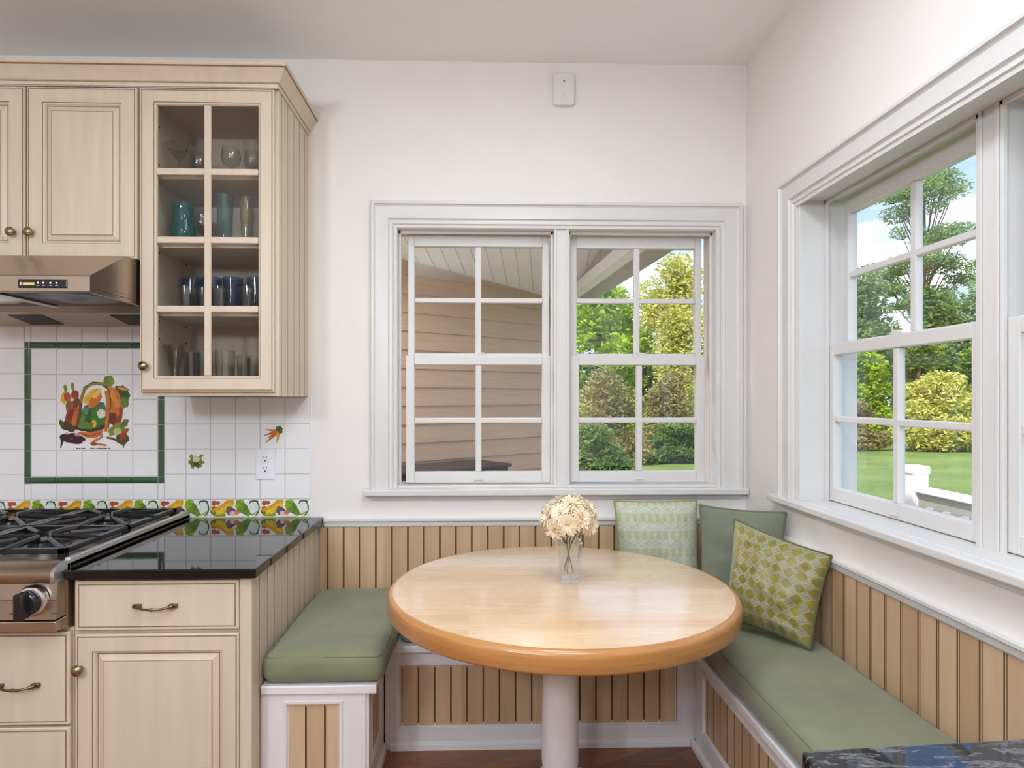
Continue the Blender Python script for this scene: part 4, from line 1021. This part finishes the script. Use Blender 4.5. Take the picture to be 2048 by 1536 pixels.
# ------------------------------------------------------------------ peninsula in the foreground
PN = thing('peninsula', (0.85, 0.6, 0), 'veined black granite counter end at the lower right foreground', 'counter')
sl = MB(); q = [(0.487, 0.966), (0.489, 0.30), (XR - .003, 0.30), (XR - .003, 1.016)]
sl.add([(x, y, z) for z in (.790, .820) for x, y in q], [(0, 1, 2, 3), (7, 6, 5, 4), (0, 4, 5, 1), (1, 5, 6, 2), (2, 6, 7, 3), (3, 7, 4, 0)])
sl.build('granite_slab', M['vein'], PN, bevel=.004, seg=3)
MB().box(0.53, XR - .014, 0.33, 0.925, 0, .7895).build('cabinet_base', M['cream'], PN)

# ------------------------------------------------------------------ added fill lights, out of view
def area(name, loc, size, power, col=(1, 0.96, 0.91)):
    l = bpy.data.lights.new(name, 'AREA'); l.shape = 'SQUARE'; l.size = size; l.energy = power; l.color = col
    o = bpy.data.objects.new(name, l); o.location = loc; COL.objects.link(o); return o
LP = [(-0.9, 0.5, 4), (0.30, 0.3, 14), (0.18, 1.50, 10)]  # unseen panels added to brighten the room and the cabinet side
for k, (x, y, pw) in enumerate(LP):
    T = thing('fill_panel', (x, y, ZC - .001), ('unseen fill panel added on the ceiling left of the viewer', 'unseen fill panel added on the ceiling right above the viewer', 'unseen fill panel added on the ceiling over the table')[k], 'light', 'added fill panels')
    fr = MB()
    for r_ in ((-.34, .34, -.34, -.31), (-.34, .34, .31, .34), (-.34, -.31, -.31, .31), (.31, .34, -.31, .31)): fr.box(x + r_[0], x + r_[1], y + r_[2], y + r_[3], ZC - .04, ZC - .001)
    fr.build('frame', M['white'], T)
    MB().box(x - .31, x + .31, y - .31, y + .31, ZC - .020, ZC - .006).build('diffuser', M['lamp'], T)
    a = area('fill_panel_lamp', (x, y, ZC - .03), 0.6, pw, (.86, .955, 1.08))
    a.parent = T; a.matrix_parent_inverse = Matrix.Translation(-Vector(T.location))

for k, (x, y) in enumerate(((-1.45, -0.6), (-0.95, -1.3))):  # unseen globes added to brighten the ceiling and walls
    T = thing('fill_globe', (x, y, ZC), 'unseen globe fill lamp added behind the viewer', 'lamp', 'added fill globes')
    MB().lathe([(.06, ZC - .03), (.06, ZC - .001)], (x, y, 0), 20).build('canopy', M['chrome'], T)
    MB().tube([(x, y, ZC - .03), (x, y, 2.28)], .006, 8).build('stem', M['chrome'], T)
    MB().lathe([(.04, 2.27), (.04, 2.30), (.0005, 2.301)], (x, y, 0), 20).build('cap', M['chrome'], T)
    l = bpy.data.lights.new('fill_globe_light', 'POINT'); l.energy = 62; l.shadow_soft_size = .13; l.color = (.86, .955, 1.08)
    lo = bpy.data.objects.new('fill_globe_light', l); lo.location = (x, y, 2.13); COL.objects.link(lo); lo.parent = T; lo.matrix_parent_inverse = Matrix.Translation(-Vector(T.location))

# ------------------------------------------------------------------ outdoors
struct(MB().box(-60, 90, -40, 110, -0.75, -0.55).build('lawn', M['lawn']))
struct(MB().box(1.46, 2.86, -2.0, 4.02, -0.14, -0.01).build('porch_deck', M['deckf']))
struct(MB().box(-3.4, 1.44, 3.11, 5.2, -0.54, -0.03).build('bounce_patio', M['bouncep']))  # unseen red slab added to throw pink bounce onto the clapboards
# neighbouring wing of the house
WV = Vector((.787, .617, 0)); NV = Vector((.617, -.787, 0)); P0 = Vector((-0.016, 5.202, 0))
def ceilz(x, y):   # porch ceiling plane
    a, b_, c_ = Vector((-.489, 4.831, 2.364)), Vector((.835, 5.869, 2.219)), Vector((.960, 3.57, 2.52))
    n_ = (b_ - a).cross(c_ - a); return a.z - (n_.x * (x - a.x) + n_.y * (y - a.y)) / n_.z
HW = thing('house_wing', (0.0, 5.2, -0.55), 'tan clapboard wing with white porch ceiling seen through the back window', 'house')
sd = MB(); s0, s1 = -2.6, 1.10; ex = .1385
z = -0.54; rows_ = []
while z < 2.75: rows_.append(z); z += ex
off = 0.879 - round((0.879 + .54) / ex) * ex + .54
def wp(s_, out, z): p = P0 + WV * s_ + NV * out; return (p.x, p.y, z)
for z in rows_:
    z = z + off - ex
    sd.hexa([wp(s0, .016, z), wp(s1, .016, z), wp(s1, -.02, z), wp(s0, -.02, z), wp(s0, .003, z + ex + .012), wp(s1, .003, z + ex + .012), wp(s1, -.02, z + ex + .012), wp(s0, -.02, z + ex + .012)])
sd.build('clapboard_wall', M['siding'], HW)
# ceiling boards
pc = MB(); 
poly = [(.835 + .02, 5.869 + .02), (.985, 3.57), (.62, 3.16), (-2.2, 3.16), (-2.05, 3.6)]
pl_, ph_ = [], []
pc.add([(x, y, ceilz(x, y)) for x, y in poly] + [(x, y, ceilz(x, y) + .10) for x, y in poly], [(0, 1, 2, 3, 4), (9, 8, 7, 6, 5)] + [(i, (i + 1) % 5, 5 + (i + 1) % 5, 5 + i) for i in range(5)])
for k in range(-24, 14):   # grooves between the ceiling boards
    a = Vector((k * .105, 3.19, 0)); dv_ = Vector((.105, .995, 0))
    ts = [t * .05 for t in range(0, 70)]
    seg_ = [a + dv_ * t for t in ts if (a + dv_ * t - P0).dot(NV) > 0 and (a + dv_ * t).x < .97 - (a + dv_ * t - Vector((0, 3.57, 0))).y * .055]
    if len(seg_) > 2:
        p, q_ = seg_[0], seg_[-1]
        pc.tube([(p.x, p.y, ceilz(p.x, p.y) - .001), (q_.x, q_.y, ceilz(q_.x, q_.y) - .001)], .004, 5, 1)
pc.build('porch_ceiling', [M['soffit'], M['soffitg']], HW, recalc=False)
# eave beam with triangular frieze above
bm_ = MB(); b0, b1 = Vector((.835, 5.87, 0)), Vector((.985, 3.40, 0))
def bq(off_, z, p): return (p.x + off_, p.y, z)
bm_.hexa([bq(-.09, 2.215, b0), bq(.0, 2.215, b0), bq(.0, 2.215, b1), bq(-.09, 2.215, b1), bq(-.09, 2.30, b0), bq(0, 2.30, b0), bq(0, 2.30, b1), bq(-.09, 2.30, b1)])
bm_.build('eave_beam', M['soffit'], HW, bevel=.004)
fz = MB(); fz.hexa([bq(-.07, 2.30, b0), bq(-.03, 2.30, b0), bq(-.03, 2.30, b1), bq(-.07, 2.30, b1), bq(-.07, 2.31, b0), bq(-.03, 2.31, b0), bq(-.03, ceilz(.985, 3.4) + .02, b1), bq(-.07, ceilz(.985, 3.4) + .02, b1)])
fz.build('frieze_board', M['beamg'], HW)
ev = MB(); ev.hexa([bq(.0, 2.235, b0), bq(.14, 2.20, b0), bq(.14, 2.20, b1), bq(.0, 2.235, b1), bq(.0, 2.60, b0), bq(.14, 2.27, b0), bq(.14, 2.27, b1), bq(.0, 2.60, b1)])
ev.build('eave_soffit', M['beamg'], HW)
lx, ly = .262, 4.30
lz = ceilz(lx, ly)
MB().lathe([(.045, lz - .004), (.045, lz + .01)], (lx, ly, 0), 24).build('recessed_or_fill_lamp', emit('porch_lamp', (1, .98, .94), 2.2), HW)
for qx, qy, qe in ((-1.15, 3.55, 100), (-1.95, 3.55, 100), (lx, ly, 3)):  # the two left lamps are unseen extras, added to brighten the porch
    qz = ceilz(qx, qy)
    if qx < 0: MB().lathe([(.045, qz - .004), (.045, qz + .01)], (qx, qy, 0), 24).build('recessed_or_fill_lamp', M['lamp'], HW)
    pl2 = bpy.data.lights.new('porch_or_fill_light', 'SPOT'); pl2.energy = qe; pl2.spot_size = R(165); pl2.spot_blend = .5; pl2.shadow_soft_size = .06; pl2.color = (1, .97, .93)
    po = bpy.data.objects.new('porch_or_fill_light', pl2); po.location = (qx, qy, qz - .02); COL.objects.link(po); po.parent = HW; po.matrix_parent_inverse = Matrix.Translation(-Vector(HW.location))
def wbox(mb, s0_, s1_, o0, o1, z0, z1):
    return mb.hexa([wp(a_, b_, z_) for z_ in (z0, z1) for a_, b_ in ((s0_, o0), (s1_, o0), (s1_, o1), (s0_, o1))])
SB = wbox(wbox(MB(), -1.3, -.06, .05, .45, -.029, .84), -1.32, -.04, .045, .47, .84, .865)  # plain dark box shape, low against the clapboards
tag(SB.build('dark_low_box', M['darkbox'], None, bevel=.01), 'dark low box shape standing against the tan clapboards outside the left sash', 'box')

# deck railing
DR = thing('deck_railing', (2.74, 3.0, -0.01), 'white deck railing with square newel post outside the right window', 'railing')
MB().box(2.655, 2.755, 3.88, 3.99, -0.01, .905).box(2.648, 2.762, 3.873, 3.997, .880, .935).build('newel_post', M['deckw'], DR, bevel=.012, seg=3)
MB().box(2.66, 2.75, -1.8, 3.88, .775, .808).build('top_rail', M['deckw'], DR, bevel=.006)
MB().box(2.685, 2.725, -1.8, 3.88, .655, .774).build('side_board', M['beamg'], DR)
MB().box(2.68, 2.73, -1.8, 3.88, .07, .11).build('bottom_rail', M['deckw'], DR)
k = 0
for j in range(26):
    y = 3.76 - j * .14
    MB().box(2.655, 2.684, y - .016, y + .016, .05, .70).build('baluster', M['deckw'], DR, bevel=.004)

# trees
def canopy(name, base, blobs, nleaf, ls, leafm, label, cat='tree', trunk=None, limbs=True, seed=0, group=None, flatk=1.0):
    rg = random.Random(seed); T = thing(name, base, label, cat, group)
    tot = sum(b[3] * b[4] * b[5] for b in blobs); V = []; Fc = []
    for (x, y, z, rx, ry, rz) in blobs:
        n_ = int(nleaf * rx * ry * rz / tot) + 1
        for _ in range(n_):
            while True:
                p = Vector((rg.gauss(0, 1), rg.gauss(0, 1), rg.gauss(0, 1)))
                if p.length > .01: break
            p = p.normalized() * (rg.random() ** .38); p = p * (1 + .25 * noise.noise(p * 2.3 + Vector((x, y, z))))
            c_ = Vector((base[0] + x + p.x * rx, base[1] + y + p.y * ry, base[2] + z + p.z * rz))
            if c_.z < base[2] + .02: continue
            a = Vector((rg.uniform(-1, 1), rg.uniform(-1, 1), rg.uniform(-.6, .6) * flatk)).normalized(); n2 = Vector((rg.uniform(-1, 1), rg.uniform(-1, 1), rg.uniform(-1, 1)))
            b_ = a.cross(n2).normalized(); l = ls * rg.uniform(.6, 1.3); wd = l * .42
            i = len(V); V += [tuple(c_ - a * l * .5), tuple(c_ + b_ * wd * .5), tuple(c_ + a * l * .5), tuple(c_ - b_ * wd * .5)]; Fc.append((i, i + 1, i + 2, i + 3))
    mb = MB(); mb.v = V; mb.f = [list(f_) for f_ in Fc]; mb.m = [0] * len(Fc)
    mb.build('foliage', leafm, T, recalc=False)
    tr = MB(); h_ = trunk[0] if trunk else 1; r_ = trunk[1] if trunk else .05
    bm0 = Vector(base); tr.tube([bm0, bm0 + Vector((.05, 0, h_ * .4)), bm0 + Vector((-.05, .05, h_ * .75)), bm0 + Vector((0, 0, h_))], [r_, r_ * .8, r_ * .55, r_ * .3], 8)
    if limbs:
        for (x, y, z, rx, ry, rz) in blobs:
            s_ = bm0 + Vector((0, 0, min(h_ * .9, max(.1, z * .72)))); e_ = bm0 + Vector((x, y, z)); tr.tube([s_, (s_ + e_) / 2 + Vector((0, 0, -.1 * rz)), e_], [r_ * .4, r_ * .28, r_ * .12], 6)
    tr.build('trunk', trunk[2] if trunk and len(trunk) > 2 else M['bark'], T, smooth=60)
    return T
def pos(px, d):  # ground position on the ray of pixel column px at depth d
    a = (px - 996) / F; c_, s_ = math.cos(TH), math.sin(TH); return ((s_ + a * c_) * d, (c_ - a * s_) * d)
def zat(py, d): return H + (795 - py) * d / F
GZ = -0.55
def tree_at(name, px, d, ptop, wpx, leafm, label, n, ls, seed, cat='tree', lobes=9, low=0.0, **kw):
    x, y = pos(px, d); top = zat(ptop, d) - GZ; w = wpx * d / F / 2; rg = random.Random(seed + 50)
    blobs = []
    for k in range(lobes):
        a = rg.uniform(0, 6.28); rr_ = rg.uniform(.25, .62); hz = low + (1 - low) * rg.uniform(.12, .86)
        sq = math.sqrt(max(.1, 1 - (abs(hz - .45) / .62) ** 2))
        blobs.append((math.cos(a) * w * rr_ * sq, math.sin(a) * w * rr_ * sq * .8, top * hz, w * rg.uniform(.34, .5), w * rg.uniform(.34, .5) * .8, top * rg.uniform(.11, .17)))
    blobs.append((0, 0, top * .9, w * .4, w * .4, top * .11))
    if cat == 'shrub':
        for k in range(6): blobs.append((w * (-.85 + .34 * k), -w * .25 + rg.uniform(-.1, .1) * w, top * rg.uniform(.14, .24), w * .36, w * .3, top * .17))
    return canopy(name, (x, y, GZ), blobs, n, ls, leafm, label, cat, (top * .8, max(.05, w * .06)), seed=seed, **kw)
# seen through the back window
tree_at('leafy_tree', 1200, 24, 565, 190, M['leafB'], 'bright green tree left of centre outside the right sash of the back window', 13000, .26, 1, lobes=18)
tree_at('leafy_tree', 1350, 30, 505, 185, M['leafY'], 'yellow green airy tree at the right of the back window view', 13000, .26, 2, lobes=18)
tree_at('leafy_tree', 1275, 37, 650, 210, M['leafT'], 'olive green tree between the bright and yellow trees in the back window', 9000, .32, 3, lobes=14)
tree_at('garden_shrub', 1205, 18.5, 735, 165, M['leafS'], 'dry brownish shrub in front of the bright green tree', 11000, .13, 4, 'shrub', 16)
tree_at('garden_shrub', 1350, 21.5, 742, 175, M['leafS'], 'dry tan shrub in front of the yellow green tree', 11000, .14, 5, 'shrub', 16)
tree_at('garden_shrub', 1185, 15.2, 845, 150, M['leafD'], 'dark green low shrub at the left foot of the dry shrubs', 9000, .11, 6, 'shrub', 12)
tree_at('garden_shrub', 1362, 18.9, 845, 150, M['leafD'], 'dark green low shrub at the right foot of the dry shrubs', 9000, .12, 7, 'shrub', 12)
# seen through the right window
def tall(px, d, ptop, seed):
    x, y = pos(px, d); top = zat(ptop, d) - GZ; rg = random.Random(seed); blobs = []
    for k in range(64):
        hz = rg.uniform(.40, .985); a = rg.uniform(0, 6.28); rr_ = rg.uniform(.2, 1.0) * 4.4 * (1.10 - hz) ** .42
        blobs.append((math.cos(a) * rr_, math.sin(a) * rr_, top * hz, rg.uniform(.6, 1.3), rg.uniform(.6, 1.2), rg.uniform(.3, .6)))
    blobs.append((0, 0, top, .6, .6, .6))
    canopy('tall_pine', (x, y, GZ), blobs, 20000, .24, M['leafP'], 'tall open pine against the sky in the right window', 'tree', (top, .13), seed=seed)
tall(1850, 43, 340, 8)
tree_at('leafy_tree', 1722, 34, 545, 200, M['leafD'], 'rounded dark green tree left of the tall pine', 11000, .3, 9, lobes=18)
tree_at('leafy_tree', 1850, 30.5, 575, 150, M['leafD'], 'dark green tree at the foot of the tall pine', 11000, .3, 10, lobes=18)
tree_at('leafy_tree', 1985, 34, 535, 200, M['leafP'], 'grey green tree right of the tall pine', 10000, .3, 11, lobes=18)
tree_at('garden_shrub', 1712, 26.5, 690, 130, M['leafB'], 'bright green hedge shrub at the left of the right window view', 10000, .22, 12, 'shrub', 16)
tree_at('garden_shrub', 1840, 26.9, 668, 120, M['leafT'], 'olive green hedge shrub in the middle behind the yellow shrub', 10000, .22, 13, 'shrub', 16)
tree_at('garden_shrub', 1975, 26.5, 670, 140, M['leafT'], 'olive green hedge shrub at the right of the right window view', 10000, .22, 14, 'shrub', 16)
tree_at('garden_shrub', 1875, 23.2, 745, 190, M['leafY'], 'yellow green low shrub at the edge of the lawn', 12000, .19, 15, 'shrub', 18)
tree_at('garden_shrub', 1712, 23.2, 800, 110, M['leafS'], 'dry tan low shrub at the left edge of the lawn', 7000, .16, 16, 'shrub', 12)
tree_at('garden_shrub', 2080, 23.5, 740, 160, M['leafT'], 'olive green shrub at the far right edge of the lawn', 7000, .22, 17, 'shrub', 12)

# ------------------------------------------------------------------ world and sun
wd = bpy.data.worlds.new('sky'); SC.world = wd; wd.use_nodes = True
t = wd.node_tree; t.nodes.clear()
ow = t.nodes.new('ShaderNodeOutputWorld'); bg = t.nodes.new('ShaderNodeBackground'); t.links.new(bg.outputs[0], ow.inputs[0])
tc = t.nodes.new('ShaderNodeTexCoord'); sx = t.nodes.new('ShaderNodeSeparateXYZ'); t.links.new(tc.outputs['Generated'], sx.inputs[0])
gr = t.nodes.new('ShaderNodeValToRGB'); cr = gr.color_ramp
cr.elements[0].position = 0.0; cr.elements[0].color = (.60, .74, 1.0, 1); cr.elements[1].position = .55; cr.elements[1].color = (.30, .50, .95, 1)
t.links.new(sx.outputs[2], gr.inputs[0])
mp_ = t.nodes.new('ShaderNodeMapping'); mp_.inputs['Scale'].default_value = (2.2, 2.2, 6.5); mp_.inputs['Location'].default_value = (.35, .1, .2)
t.links.new(tc.outputs['Generated'], mp_.inputs[0])
nz = t.nodes.new('ShaderNodeTexNoise'); nz.inputs['Scale'].default_value = 2.2; nz.inputs['Detail'].default_value = 7; nz.inputs['Roughness'].default_value = .55
t.links.new(mp_.outputs[0], nz.inputs['Vector'])
c2 = t.nodes.new('ShaderNodeValToRGB'); c2.color_ramp.elements[0].position = .45; c2.color_ramp.elements[1].position = .58
t.links.new(nz.outputs['Fac'], c2.inputs[0])
mx = t.nodes.new('ShaderNodeMix'); mx.data_type = 'RGBA'; t.links.new(c2.outputs[0], mx.inputs[0]); t.links.new(gr.outputs[0], mx.inputs[6]); mx.inputs[7].default_value = (.95, .96, 1.0, 1)
t.links.new(mx.outputs[2], bg.inputs[0]); bg.inputs[1].default_value = 1.3
sun = bpy.data.lights.new('sun', 'SUN'); sun.energy = 4.8; sun.angle = R(0.6); sun.color = (1, .95, .86)
so = bpy.data.objects.new('sun', sun); COL.objects.link(so)
so.rotation_euler = Vector((.50, .66, -.95)).to_track_quat('-Z', 'Y').to_euler()

# ------------------------------------------------------------------ camera and view
cam = bpy.data.cameras.new('camera'); co = bpy.data.objects.new('camera', cam); COL.objects.link(co)
co.location = (0, 0, H); co.rotation_euler = (R(90), 0, -TH)
cam.sensor_fit = 'HORIZONTAL'; cam.sensor_width = 36; cam.lens = F / 2048 * 36
cam.shift_x = (1024 - 996) / 2048; cam.shift_y = (795 - 768) / 2048; cam.clip_start = .02; cam.clip_end = 400
SC.camera = co
vs = SC.view_settings; vs.view_transform = 'Standard'; vs.look = 'None'; vs.gamma = 1; vs.use_curve_mapping = False; vs.exposure = 0.25
